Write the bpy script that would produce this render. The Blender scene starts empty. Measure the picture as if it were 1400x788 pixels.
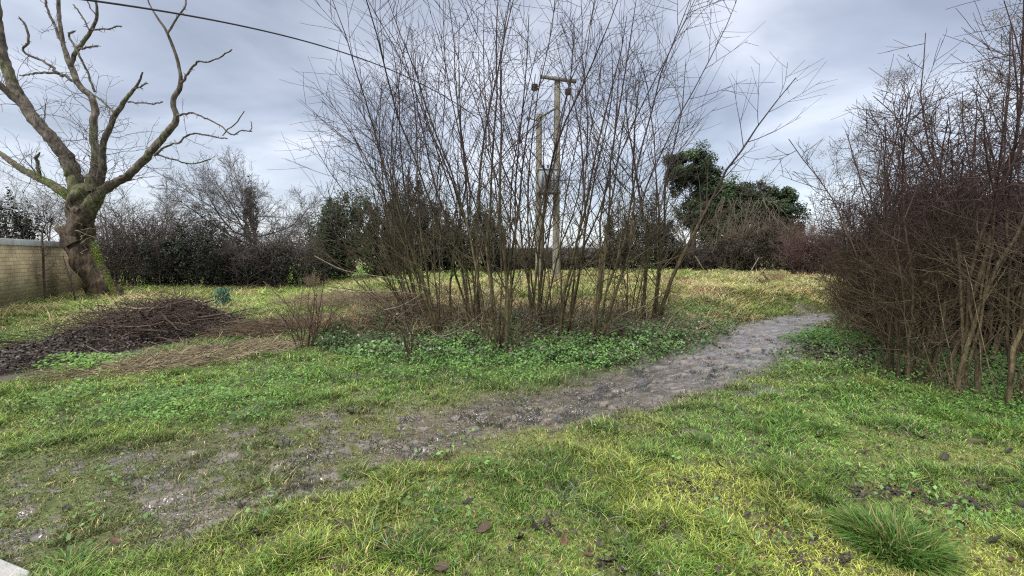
import bpy, math
import numpy as np
C = bpy.context.scene.collection
RNG = np.random.default_rng(7)
R_ = math.radians
F = 600.0; HZ = 1.6; PITCH = math.atan(47/600.0)

# ------------------------------------------------------------------ geometry helpers
def at(px, py, Y):
    u = (px-700)/F; v = (394-py)/F
    d = np.array([u, math.cos(PITCH)+v*math.sin(PITCH), -math.sin(PITCH)+v*math.cos(PITCH)])
    return np.array([0, 0, HZ]) + d*(Y/d[1])
def gp(px, py):
    u = (px-700)/F; v = (394-py)/F
    d = np.array([u, math.cos(PITCH)+v*math.sin(PITCH), -math.sin(PITCH)+v*math.cos(PITCH)])
    t = -HZ/d[2]
    return d[0]*t, d[1]*t
def ss(a, b, x):
    t = np.clip((x-a)/(b-a), 0, 1); return t*t*(3-2*t)
def _h(ix, iy, s):
    n = (ix.astype(np.int64)*374761393 + iy.astype(np.int64)*668265263 + s*974634777) & 0xffffffff
    n = ((n ^ (n >> 13))*1274126177) & 0xffffffff
    n = ((n ^ (n >> 16))*2246822519) & 0xffffffff
    return ((n ^ (n >> 15)) & 0xffffff)/float(0xffffff)
def vn(x, y, s=0):
    x = np.asarray(x, float); y = np.asarray(y, float)
    ix = np.floor(x); iy = np.floor(y); fx = x-ix; fy = y-iy
    fx = fx*fx*(3-2*fx); fy = fy*fy*(3-2*fy)
    a = _h(ix, iy, s); b = _h(ix+1, iy, s); c = _h(ix, iy+1, s); d = _h(ix+1, iy+1, s)
    return (a*(1-fx)+b*fx)*(1-fy)+(c*(1-fx)+d*fx)*fy
def fbm(x, y, scale, s=0, o=4):
    r = 0; a = .5; t = 0; k = 1/scale
    for i in range(o):
        r = r+a*vn(x*k+i*17.3, y*k-i*9.1, s+i); t += a; a *= .5; k *= 2.03
    return r/t
# ------------------------------------------------------------------ terrain
PATH = np.array([(-5.5,1.7,.95,.5),(-2.9,2.75,.8,.58),(-2.1,3.2,.72,.54),(-1.2,3.75,.66,.46),(0,4.25,.58,.32),(1.15,4.95,.53,.2),
    (2.3,5.8,.53,.08),(3.85,7.2,.55,.02),(5.6,9.4,.58,0),(8.3,11.8,.45,0),(14,12.6,.42,0),(30,13.6,.42,0)])#
def path_d(x, y):
    x = np.asarray(x, float); y = np.asarray(y, float)
    best = np.full(x.shape, 1e9); hw = np.zeros(x.shape); gr = np.zeros(x.shape)
    for a, b in zip(PATH[:-1], PATH[1:]):
        dx, dy = b[0]-a[0], b[1]-a[1]
        t = np.clip(((x-a[0])*dx+(y-a[1])*dy)/(dx*dx+dy*dy), 0, 1)
        d = np.hypot(x-a[0]-t*dx, y-a[1]-t*dy)
        m = d < best
        best = np.where(m, d, best); hw = np.where(m, a[2]+t*(b[2]-a[2]), hw); gr = np.where(m, a[3]+t*(b[3]-a[3]), gr)
    return best, hw, gr
def path_m(x, y):
    d, hw, gr = path_d(x, y)
    n = (fbm(x, y, .9, 3)-.5)*.9+(fbm(x, y, .22, 5)-.5)*.45
    return ss(.34, -.22, d-hw+n*(.35+.65*ss(.05, .4, gr))), gr
def mud(x, y):
    m, gr = path_m(x, y)
    n = .62*fbm(x*.8+y*.3, y, .30, 11)+.38*fbm(x, y, .075, 12, 2)
    patch = ss(gr*.95-.06, gr*.95+.06, n)
    # small bare scrapes elsewhere close to the camera
    sc = ss(.70, .78, fbm(x, y, .33, 21))*.8*ss(12, 6, y)
    return np.maximum(m*patch, sc)
MPX = np.array([-20, 1.15, 2.3, 3.97, 5.5, 8.2, 60, 400]); MPY = np.array([0, 4.7, 5.6, 7.2, 9.3, 12.0, 25, 60])
def hbase(x, y):
    edge = np.interp(y, MPY, MPX)
    h = .31*ss(7.6, 13.5, y)*ss(.75, 3.6, edge-x)*ss(-9, -4.5, x+0*y)
    h = h + .16*ss(.9, 1.6, edge-x)*ss(7.5, 9.5, y)*ss(16, 12, y)*ss(3, 5, x)
    h = h + (fbm(x, y, 5.0, 40, 3)-.5)*.10*ss(3, 9, y) + (fbm(x, y, 1.0, 45, 3)-.42)*.46*ss(8.3, 10.5, y)*ss(.6, 1.8, edge-x)*ss(-7, -4, x)
    h = h + .24*np.exp(-(((x-.6)/3.6)**2+((y-8.6)/1.5)**2)) + .22*np.exp(-(((x+2.6)/1.5)**2+((y-8.9)/1.0)**2))
    return h
def hz(x, y):
    x = np.asarray(x, float); y = np.asarray(y, float)
    h = hbase(x, y)
    m, gr = path_m(x, y)
    near = ss(16, 8, y)
    h = h - .045*m*(1-gr)
    ca, sa = .8, .6
    xs = x*ca+y*sa; ys = -x*sa+y*ca
    n1 = fbm(xs*.62, ys, .13, 60, 3)
    n2 = np.abs(fbm(xs*.55, ys, .30, 70, 3)-.5)*2
    dents = ss(.52, .30, n1)
    h = h + near*m*(-.055*dents + .05*n2 - .008)*(.35+.65*(1-gr))
    h = h + near*(fbm(x, y, .35, 80, 3)-.5)*.035
    h = h + near*(fbm(x, y, .07, 90, 2)-.5)*.010*(.4+m)
    return h
def hz1(x, y): return float(hz(np.array([x]), np.array([y]))[0])

# ------------------------------------------------------------------ mesh building
class MB:
    def __init__(s): s.V = []; s.Q = []; s.T = []; s.CO = []; s.n = 0; s.SM = []
    def add(s, V, Q=None, T=None, col=(.5, .5, .5)):
        V = np.asarray(V, float).reshape(-1, 3)
        if Q is not None and len(Q): s.Q.append(np.asarray(Q, np.int64)+s.n)
        if T is not None and len(T): s.T.append(np.asarray(T, np.int64)+s.n)
        c = np.asarray(col, float)
        if c.ndim == 1: c = np.tile(c, (len(V), 1))
        s.V.append(V); s.CO.append(c); s.n += len(V)
        return s
    def build(s, name, mat, parent=None, smooth=True, origin=None):
        me = bpy.data.meshes.new(name)
        V = np.concatenate(s.V); col = np.concatenate(s.CO)
        if parent is not None: o0 = np.array(parent['_o']) if '_o' in parent else np.array(parent.location)
        elif origin is not None: o0 = np.array(origin, float)
        else: o0 = np.zeros(3)
        V = V-o0
        Q = np.concatenate(s.Q) if s.Q else np.zeros((0, 4), np.int64)
        T = np.concatenate(s.T) if s.T else np.zeros((0, 3), np.int64)
        L = np.concatenate([Q.ravel(), T.ravel()])
        me.vertices.add(len(V)); me.vertices.foreach_set('co', V.ravel().astype(np.float32))
        me.loops.add(len(L)); me.loops.foreach_set('vertex_index', L.astype(np.int32))
        nq, nt = len(Q), len(T)
        st = np.concatenate([np.arange(nq)*4, nq*4+np.arange(nt)*3]).astype(np.int32)
        me.polygons.add(nq+nt); me.polygons.foreach_set('loop_start', st)
        if smooth: me.polygons.foreach_set('use_smooth', np.ones(nq+nt, bool))
        a = me.attributes.new('col', 'FLOAT_COLOR', 'POINT')
        a.data.foreach_set('color', np.hstack([col, np.ones((len(col), 1))]).ravel().astype(np.float32))
        me.update(calc_edges=True)
        me.materials.append(mat)
        o = bpy.data.objects.new(name, me); C.objects.link(o)
        if parent is not None:
            o.parent = parent; o['_o'] = o0.tolist()
        else: o.location = o0.tolist()
        return o
def sub_origin(o): return o
ALL_TMP = []
def thing(name, label, cat, loc, group=None):
    o = bpy.data.objects.new(name, None); C.objects.link(o); o.location = loc
    o.empty_display_size = .3
    o['label'] = label; o['category'] = cat
    if group: o['group'] = group
    o['_o'] = [float(v) for v in loc]
    return o
def tag(o, label, cat, group=None, kind=None):
    if label: o['label'] = label
    if cat: o['category'] = cat
    if group: o['group'] = group
    if kind: o['kind'] = kind
    return o
def lerp(a, b, t): return a+(b-a)*np.asarray(t)[..., None]
def nrm(v): return v/np.maximum(np.linalg.norm(v, axis=-1, keepdims=True), 1e-9)
def tubes(mb, P, R, sides=5, colf=None, col=(.1, .09, .08)):
    P = np.asarray(P, float); R = np.asarray(R, float)
    if P.ndim == 2: P = P[None]; R = R[None]
    M, N, _ = P.shape
    if M == 0: return
    T = nrm(np.gradient(P, axis=1))
    mt = np.abs(nrm(P[:, -1]-P[:, 0])); ref = np.zeros((M, 3)); ref[np.arange(M), mt.argmin(1)] = 1
    A = nrm(np.cross(T, ref[:, None, :])); B = np.cross(T, A)
    th = np.arange(sides)*2*np.pi/sides
    V = P[:, :, None, :]+R[:, :, None, None]*(np.cos(th)[None, None, :, None]*A[:, :, None, :]+np.sin(th)[None, None, :, None]*B[:, :, None, :])
    V = V.reshape(-1, 3)
    base = (np.arange(M)*N*sides)[:, None, None]; r = (np.arange(N-1)*sides)[None, :, None]; k = np.arange(sides)[None, None, :]; k2 = (k+1) % sides
    Q = np.stack([base+r+k, base+r+k2, base+r+sides+k2, base+r+sides+k], -1).reshape(-1, 4)
    if colf is not None: col = colf(V, np.repeat(R.ravel(), sides))
    mb.add(V, Q, col=col)
def grow(P, R, nc, t0, t1, ang, L, npts=5, wob=.08, up=.05, rr=.55, rmin=.0015, tipr=.001, jit=.25, Lt=.6, rng=RNG, rmax=1):
    """side shoots: nc per parent polyline, between t0 and t1 of its length"""
    M, N, _ = P.shape
    t = t0+(t1-t0)*(np.arange(nc)[None]+rng.random((M, nc)))/nc
    f = t*(N-1); i = np.clip(np.floor(f).astype(int), 0, N-2); w = f-i
    m = np.arange(M)[:, None]
    p0 = P[m, i]; p1 = P[m, i+1]
    p = p0+(p1-p0)*w[..., None]; T = nrm(p1-p0)
    r = R[m, i]*(1-w)+R[m, i+1]*w
    rnd = nrm(rng.normal(size=T.shape)); S = nrm(np.cross(T, rnd))
    a = ang*(1+jit*rng.normal(size=t.shape))[..., None]
    d = np.cos(a)*T+np.sin(a)*S
    ln = L*(1-Lt*(t-t0)/(t1-t0+1e-9))*(.45+.9*rng.random(t.shape))
    K = M*nc
    p = p.reshape(K, 3); d = d.reshape(K, 3); ln = ln.reshape(K); r = np.clip(r.reshape(K)*rr, rmin, rmax)
    out = np.zeros((K, npts, 3)); out[:, 0] = p; step = (ln/(npts-1))[:, None]
    for k in range(1, npts):
        out[:, k] = out[:, k-1]+d*step
        d = nrm(d+wob*rng.normal(size=d.shape)+np.array([0, 0, up]))
    RR = r[:, None]+(np.minimum(tipr, r)[:, None]-r[:, None])*np.linspace(0, 1, npts)[None]
    return out, RR
def leaves(mb, c, nrml, size, asp=.6, col=(.1, .2, .05), rng=RNG, fold=.15, direc=None):
    """diamond leaf quads; c centre, nrml facing"""
    K = len(c); nrml = nrm(nrml)
    a = nrm(np.cross(nrml, nrm(rng.normal(size=(K, 3))))) if direc is None else nrm(direc)
    b = np.cross(nrml, a)
    s = np.broadcast_to(size, (K,))[:, None]
    V = np.stack([c-a*s*.5, c+b*s*.5*asp+nrml*s*fold, c+a*s*.5, c-b*s*.5*asp+nrml*s*fold], 1).reshape(-1, 3)
    Q = np.arange(K*4).reshape(-1, 4)
    cc = np.repeat(col, 4, axis=0) if np.ndim(col) == 2 else col
    mb.add(V, Q, col=cc)
def blades(mb, x, y, z, h, lean, w, col, rng=RNG, tipcol=1.45):
    K = len(x); az = rng.random(K)*2*np.pi
    d = np.stack([np.cos(az), np.sin(az), np.zeros(K)], 1); s = np.stack([-np.sin(az), np.cos(az), np.zeros(K)], 1)
    tw = rng.normal(size=K)*.6
    s = nrm(s*np.cos(tw)[:, None]+d*np.sin(tw)[:, None])
    p = np.stack([x, y, z-.004], 1); h = h[:, None]; lean = lean[:, None]; w = w[:, None]
    Z = np.array([0, 0, 1.])
    m = p+Z*h*.62+d*lean*.32; t = p+Z*h*(1-.0)+d*lean
    V = np.stack([p-s*w*.5, p+s*w*.5, m+s*w*.42, m-s*w*.42, t], 1).reshape(-1, 3)
    i = np.arange(K)[:, None]*5
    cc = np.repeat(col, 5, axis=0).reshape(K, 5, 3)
    cc[:, :2] *= .22; cc[:, 4] *= tipcol  # roots darkened, tips brightened: shade between blades painted in
    mb.add(V, i+np.array([[0, 1, 2, 3]]), i+np.array([[3, 2, 4]]), col=cc.reshape(-1, 3))

# ------------------------------------------------------------------ materials
def mat(name, rough=.8, spec=.3, transl=0, bump=0, bscale=30, var=.35, vscale=6, sat_noise=0, stretch=(1, 1, 1)):
    m = bpy.data.materials.new(name); m.use_nodes = True; nt = m.node_tree; N = nt.nodes; Lk = nt.links
    b = N['Principled BSDF']; out = N['Material Output']
    at_ = N.new('ShaderNodeAttribute'); at_.attribute_name = 'col'
    tc = N.new('ShaderNodeTexCoord'); mp = N.new('ShaderNodeMapping'); mp.inputs['Scale'].default_value = stretch
    Lk.new(tc.outputs['Object'], mp.inputs['Vector'])
    n = N.new('ShaderNodeTexNoise'); n.inputs['Scale'].default_value = vscale; n.inputs['Detail'].default_value = 6
    Lk.new(mp.outputs['Vector'], n.inputs['Vector'])
    mr = N.new('ShaderNodeMapRange'); mr.inputs[1].default_value = .3; mr.inputs[2].default_value = .7
    mr.inputs[3].default_value = 1-var; mr.inputs[4].default_value = 1+var
    Lk.new(n.outputs['Fac'], mr.inputs[0])
    mx = N.new('ShaderNodeVectorMath'); mx.operation = 'SCALE'
    Lk.new(at_.outputs['Color'], mx.inputs[0]); Lk.new(mr.outputs[0], mx.inputs['Scale'])
    Lk.new(mx.outputs[0], b.inputs['Base Color'])
    b.inputs['Roughness'].default_value = rough; b.inputs['Specular IOR Level'].default_value = spec
    if bump:
        n2 = N.new('ShaderNodeTexNoise'); n2.inputs['Scale'].default_value = bscale; n2.inputs['Detail'].default_value = 5
        Lk.new(mp.outputs['Vector'], n2.inputs['Vector'])
        bp = N.new('ShaderNodeBump'); bp.inputs['Strength'].default_value = bump; bp.inputs['Distance'].default_value = .03
        Lk.new(n2.outputs['Fac'], bp.inputs['Height']); Lk.new(bp.outputs['Normal'], b.inputs['Normal'])
    if transl:
        tr = N.new('ShaderNodeBsdfTranslucent'); ms = N.new('ShaderNodeMixShader'); ms.inputs[0].default_value = transl
        Lk.new(mx.outputs[0], tr.inputs['Color']); Lk.new(b.outputs[0], ms.inputs[1]); Lk.new(tr.outputs[0], ms.inputs[2])
        Lk.new(ms.outputs[0], out.inputs['Surface'])
    return m
M_bark = mat('bark', .85, .2, bump=.8, bscale=45, var=.55, vscale=22, stretch=(1, 1, .35))
M_bigbark = mat('rough_bark', .9, .2, bump=1.0, bscale=26, var=.7, vscale=13, stretch=(1, 1, .4))
M_twig = mat('twig', .75, .25, var=.25, vscale=3)
M_grass = mat('grass_blade', .5, .35, transl=.3, var=.2, vscale=1.3)
M_leaf = mat('leaf', .5, .4, transl=.2, var=.25, vscale=2)
M_ivy = mat('evergreen_leaf', .55, .3, transl=.08, var=.35, vscale=1.2)
M_straw = mat('dry_straw', .8, .2, transl=.15, var=.3, vscale=3)
M_soil = mat('soil', .75, .35, bump=1, bscale=25, var=.4, vscale=8)
M_dead = mat('dead_leaf', .55, .45, bump=.3, bscale=60, var=.3, vscale=20)

def mat_ground():
    m = bpy.data.materials.new('ground_and_mud'); m.use_nodes = True; nt = m.node_tree; N = nt.nodes; Lk = nt.links
    b = N['Principled BSDF']
    a = N.new('ShaderNodeAttribute'); a.attribute_name = 'col'
    w = N.new('ShaderNodeAttribute'); w.attribute_name = 'wet'
    tc = N.new('ShaderNodeTexCoord')
    n = N.new('ShaderNodeTexNoise'); n.inputs['Scale'].default_value = 9; n.inputs['Detail'].default_value = 9; n.inputs['Roughness'].default_value = .65
    Lk.new(tc.outputs['Object'], n.inputs['Vector'])
    mr = N.new('ShaderNodeMapRange'); mr.inputs[1].default_value = .3; mr.inputs[2].default_value = .7; mr.inputs[3].default_value = .65; mr.inputs[4].default_value = 1.35
    Lk.new(n.outputs['Fac'], mr.inputs[0])
    mx = N.new('ShaderNodeVectorMath'); mx.operation = 'SCALE'; Lk.new(a.outputs['Color'], mx.inputs[0]); Lk.new(mr.outputs[0], mx.inputs['Scale'])
    Lk.new(mx.outputs[0], b.inputs['Base Color'])
    n2 = N.new('ShaderNodeTexNoise'); n2.inputs['Scale'].default_value = 45; n2.inputs['Detail'].default_value = 4; n2.inputs['Roughness'].default_value = .5
    Lk.new(tc.outputs['Object'], n2.inputs['Vector'])
    bp = N.new('ShaderNodeBump'); bp.inputs['Strength'].default_value = .45; bp.inputs['Distance'].default_value = .008
    Lk.new(n2.outputs['Fac'], bp.inputs['Height'])
    n5 = N.new('ShaderNodeTexNoise'); n5.inputs['Scale'].default_value = 12; n5.inputs['Detail'].default_value = 3; Lk.new(tc.outputs['Object'], n5.inputs['Vector'])
    bp2 = N.new('ShaderNodeBump'); bp2.inputs['Strength'].default_value = .55; bp2.inputs['Distance'].default_value = .03
    Lk.new(n5.outputs['Fac'], bp2.inputs['Height']); Lk.new(bp2.outputs['Normal'], bp.inputs['Normal']); Lk.new(bp.outputs['Normal'], b.inputs['Normal'])
    n3 = N.new('ShaderNodeTexNoise'); n3.inputs['Scale'].default_value = 3.2; n3.inputs['Detail'].default_value = 6
    Lk.new(tc.outputs['Object'], n3.inputs['Vector'])
    r3 = N.new('ShaderNodeMapRange'); r3.inputs[1].default_value = .38; r3.inputs[2].default_value = .62; r3.inputs[3].default_value = .17; r3.inputs[4].default_value = .36
    Lk.new(n3.outputs['Fac'], r3.inputs[0])
    mm = N.new('ShaderNodeMix'); mm.data_type = 'FLOAT'; mm.inputs[2].default_value = .9
    Lk.new(w.outputs['Fac'], mm.inputs[0]); Lk.new(r3.outputs[0], mm.inputs[3]); Lk.new(mm.outputs[0], b.inputs['Roughness'])
    b.inputs['Specular IOR Level'].default_value = 1.0
    # cracked, trodden scallops in the wet mud
    nd = N.new('ShaderNodeTexNoise'); nd.inputs['Scale'].default_value = 6; nd.inputs['Detail'].default_value = 3; Lk.new(tc.outputs['Object'], nd.inputs['Vector'])
    vs = N.new('ShaderNodeVectorMath'); vs.operation = 'SCALE'; vs.inputs['Scale'].default_value = .5; Lk.new(nd.outputs['Color'], vs.inputs[0])
    va = N.new('ShaderNodeVectorMath'); Lk.new(tc.outputs['Object'], va.inputs[0]); Lk.new(vs.outputs[0], va.inputs[1])
    mpv = N.new('ShaderNodeMapping'); mpv.inputs['Rotation'].default_value = (0, 0, R_(-35)); mpv.inputs['Scale'].default_value = (.6, 1, .3); Lk.new(va.outputs[0], mpv.inputs[0])
    vo = N.new('ShaderNodeTexVoronoi'); vo.feature = 'DISTANCE_TO_EDGE'; vo.inputs['Scale'].default_value = 15; Lk.new(mpv.outputs[0], vo.inputs['Vector'])
    vr = N.new('ShaderNodeMapRange'); vr.inputs[1].default_value = 0; vr.inputs[2].default_value = .16; vr.inputs[3].default_value = .48; vr.inputs[4].default_value = 1.05; Lk.new(vo.outputs['Distance'], vr.inputs[0])
    nk = N.new('ShaderNodeMapRange'); nk.inputs[1].default_value = .44; nk.inputs[2].default_value = .66; Lk.new(n3.outputs['Fac'], nk.inputs[0])
    wk = N.new('ShaderNodeMath'); wk.operation = 'MULTIPLY'; Lk.new(w.outputs['Fac'], wk.inputs[0]); Lk.new(nk.outputs[0], wk.inputs[1])
    mv = N.new('ShaderNodeMix'); mv.data_type = 'FLOAT'; mv.inputs[2].default_value = 1; Lk.new(wk.outputs[0], mv.inputs[0]); Lk.new(vr.outputs[0], mv.inputs[3])
    m2 = N.new('ShaderNodeVectorMath'); m2.operation = 'SCALE'; Lk.new(mx.outputs[0], m2.inputs[0]); Lk.new(mv.outputs[0], m2.inputs['Scale']); Lk.new(m2.outputs[0], b.inputs['Base Color'])
    bp3 = N.new('ShaderNodeBump'); bp3.inputs['Strength'].default_value = .8; bp3.inputs['Distance'].default_value = .03; Lk.new(mv.outputs[0], bp3.inputs['Height']); Lk.new(bp3.outputs[0], bp2.inputs['Normal'])
    b.inputs['Coat Roughness'].default_value = .27; cw = N.new('ShaderNodeMath'); cw.operation = 'MULTIPLY'; cw.inputs[1].default_value = .8; Lk.new(w.outputs['Fac'], cw.inputs[0]); Lk.new(cw.outputs[0], b.inputs['Coat Weight']); Lk.new(bp2.outputs[0], b.inputs['Coat Normal'])
    return m
M_ground = mat_ground()

# ------------------------------------------------------------------ zones
def zones(x, y):
    """returns px,py-free zone weights: lush weeds, straw field, ivy floor, moss"""
    coppice = ss(1.25, .8, np.hypot((x-.75)/3.6, (y-7.75)/1.5))
    n = fbm(x, y, .8, 130)
    lush = ss(1.15, .75, np.hypot((x-.4)/3.3, (y-6.15)/1.05)+(n-.5)*.8)
    lush = np.maximum(lush, .42*ss(1.2, .7, np.hypot((x+3.4)/1.35, (y-4.75)/.75)+(n-.5)*1.6))
    lush = np.maximum(lush, ss(1.2, .7, np.hypot((x-5.9)/1.0, (y-7.9)/1.3)+(n-.5)))
    lush = np.maximum(lush, ss(1.2, .7, np.hypot((x-6.5)/2.6, (y-5.3)/1.2)+(n-.5)))
    lush = np.maximum(lush, .75*ss(1.2, .7, np.hypot((x-4.3)/1.2, (y-9.7)/1.2)+(n-.5)))
    field = ss(8.2, 10.5, y)*ss(10.5, 8, np.maximum(x, 0)*0+x) 
    moss = ss(.42, .62, fbm(x, y, 1.1, 140))*ss(5.5, 4, y)*ss(-2.5, 1, x)
    thick = ss(1.2, .85, np.hypot((x-8.3)/4.0, (y-7.6)/3.0))*ss(-.2, .5, x-.35*0-3.9-.0*y)
    heap = heapz(x, y, False)
    return coppice, lush, field, moss, thick, heap
HS0 = np.array([-7.1, 9.2]); HS1 = np.array([-7.3, 5.9])
def heapz(x, y, z=True):
    d = HS1-HS0
    t = np.clip(((x-HS0[0])*d[0]+(y-HS0[1])*d[1])/(d@d), 0, 1)
    r = np.hypot(x-HS0[0]-t*d[0], y-HS0[1]-t*d[1])
    wd = 1.35-.3*t
    k = ss(1, .0, r/wd)
    if not z: return ss(1.15, .85, r/wd)
    return k*(.48*(1-t)**1.2+.10)
# ------------------------------------------------------------------ ground + path from one grid, split by the mud mask
def build_ground():
    ys = [-30, -14, -6, -2, 0]
    y = 1.0
    ys.append(y)
    while y < 18:
        y += max(.015, y*.0040); ys.append(y)
    while y < 900:
        y *= 1.04; ys.append(y)
    ys = np.array(ys)
    u1 = np.arange(0, 1.35, .0044); u2 = 1.35*np.cumprod(np.full(60, 1.035))
    u = np.concatenate([-u2[::-1], -u1[:0:-1], u1, u2])
    Yg, Ug = np.meshgrid(ys, u, indexing='ij')
    X = Ug*(np.maximum(Yg, 0)+.8+np.where(Yg < 0, 2.0, 0)*0); Y = Yg+0*X
    Z = hz(X, Y); Z = np.where(Y > 60, Z*ss(200, 60, Y), Z)
    mu = mud(X, Y); pm, gr = path_m(X, Y)
    cop, lush, field, moss, thick, heap = zones(X, Y)
    soil = np.array([.055, .045, .03]); green = np.array([.075, .095, .022]); mudc = lerp(np.tile(np.array([.098, .078, .064]), X.shape+(1,)), np.array([.125, .106, .099]), .85*ss(4.6, 7.5, Y)); yel = np.array([.17, .18, .035])  # far mud paler and lilac: sky reflection painted into its colour
    n = fbm(X, Y, .5, 33)
    base = green*(1-.5*ss(.4, .7, n))[..., None]+soil*(.5*ss(.4, .7, n))[..., None]
    base = base+(yel-base)*(moss*.8)[..., None]
    far = ss(9, 16, Y)
    fld = np.array([.19, .19, .055])*(1-ss(.4, .6, fbm(X, Y, 2.2, 35)))[..., None]+np.array([.12, .18, .035])*ss(.4, .6, fbm(X, Y, 2.2, 35))[..., None]
    base = base+(fld-base)*far[..., None]
    base = base+(np.array([.024, .020, .013])-base)*(np.maximum(cop*.85, thick)*(1-np.clip(mu*1.2, 0, 1)))[..., None]  # dark floor under the shrubs, with contact shade painted into the ground colour
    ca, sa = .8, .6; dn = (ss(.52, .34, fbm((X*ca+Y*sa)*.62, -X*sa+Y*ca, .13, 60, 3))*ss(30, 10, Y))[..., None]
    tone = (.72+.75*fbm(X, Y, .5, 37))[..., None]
    base = base+(mudc*tone*(1-.78*dn)-base)*np.clip(mu*1.1, 0, 1)[..., None]  # dents darkened: their shading is painted into the mud colour
    base = base+(np.array([.04, .028, .024])-base)*(heap*.8)[..., None]
    ny, nx = X.shape
    idx = np.arange(ny*nx).reshape(ny, nx)
    Q = np.stack([idx[:-1, :-1], idx[:-1, 1:], idx[1:, 1:], idx[1:, :-1]], -1).reshape(-1, 4)
    pmf = pm.ravel()[Q].mean(1)
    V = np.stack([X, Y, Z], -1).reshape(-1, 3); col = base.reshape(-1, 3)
    wet = (np.clip(mu, 0, 1)).ravel()
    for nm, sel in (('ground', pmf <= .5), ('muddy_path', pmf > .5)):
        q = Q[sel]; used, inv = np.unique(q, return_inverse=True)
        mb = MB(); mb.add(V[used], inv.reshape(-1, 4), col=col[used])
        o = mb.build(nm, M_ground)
        a = o.data.attributes.new('wet', 'FLOAT', 'POINT'); a.data.foreach_set('value', wet[used].astype(np.float32))
        o['kind'] = 'structure'
        o['label'] = 'damp rough grassland ground' if nm == 'ground' else 'trodden muddy footpath curving away to the right'
build_ground()

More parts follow.
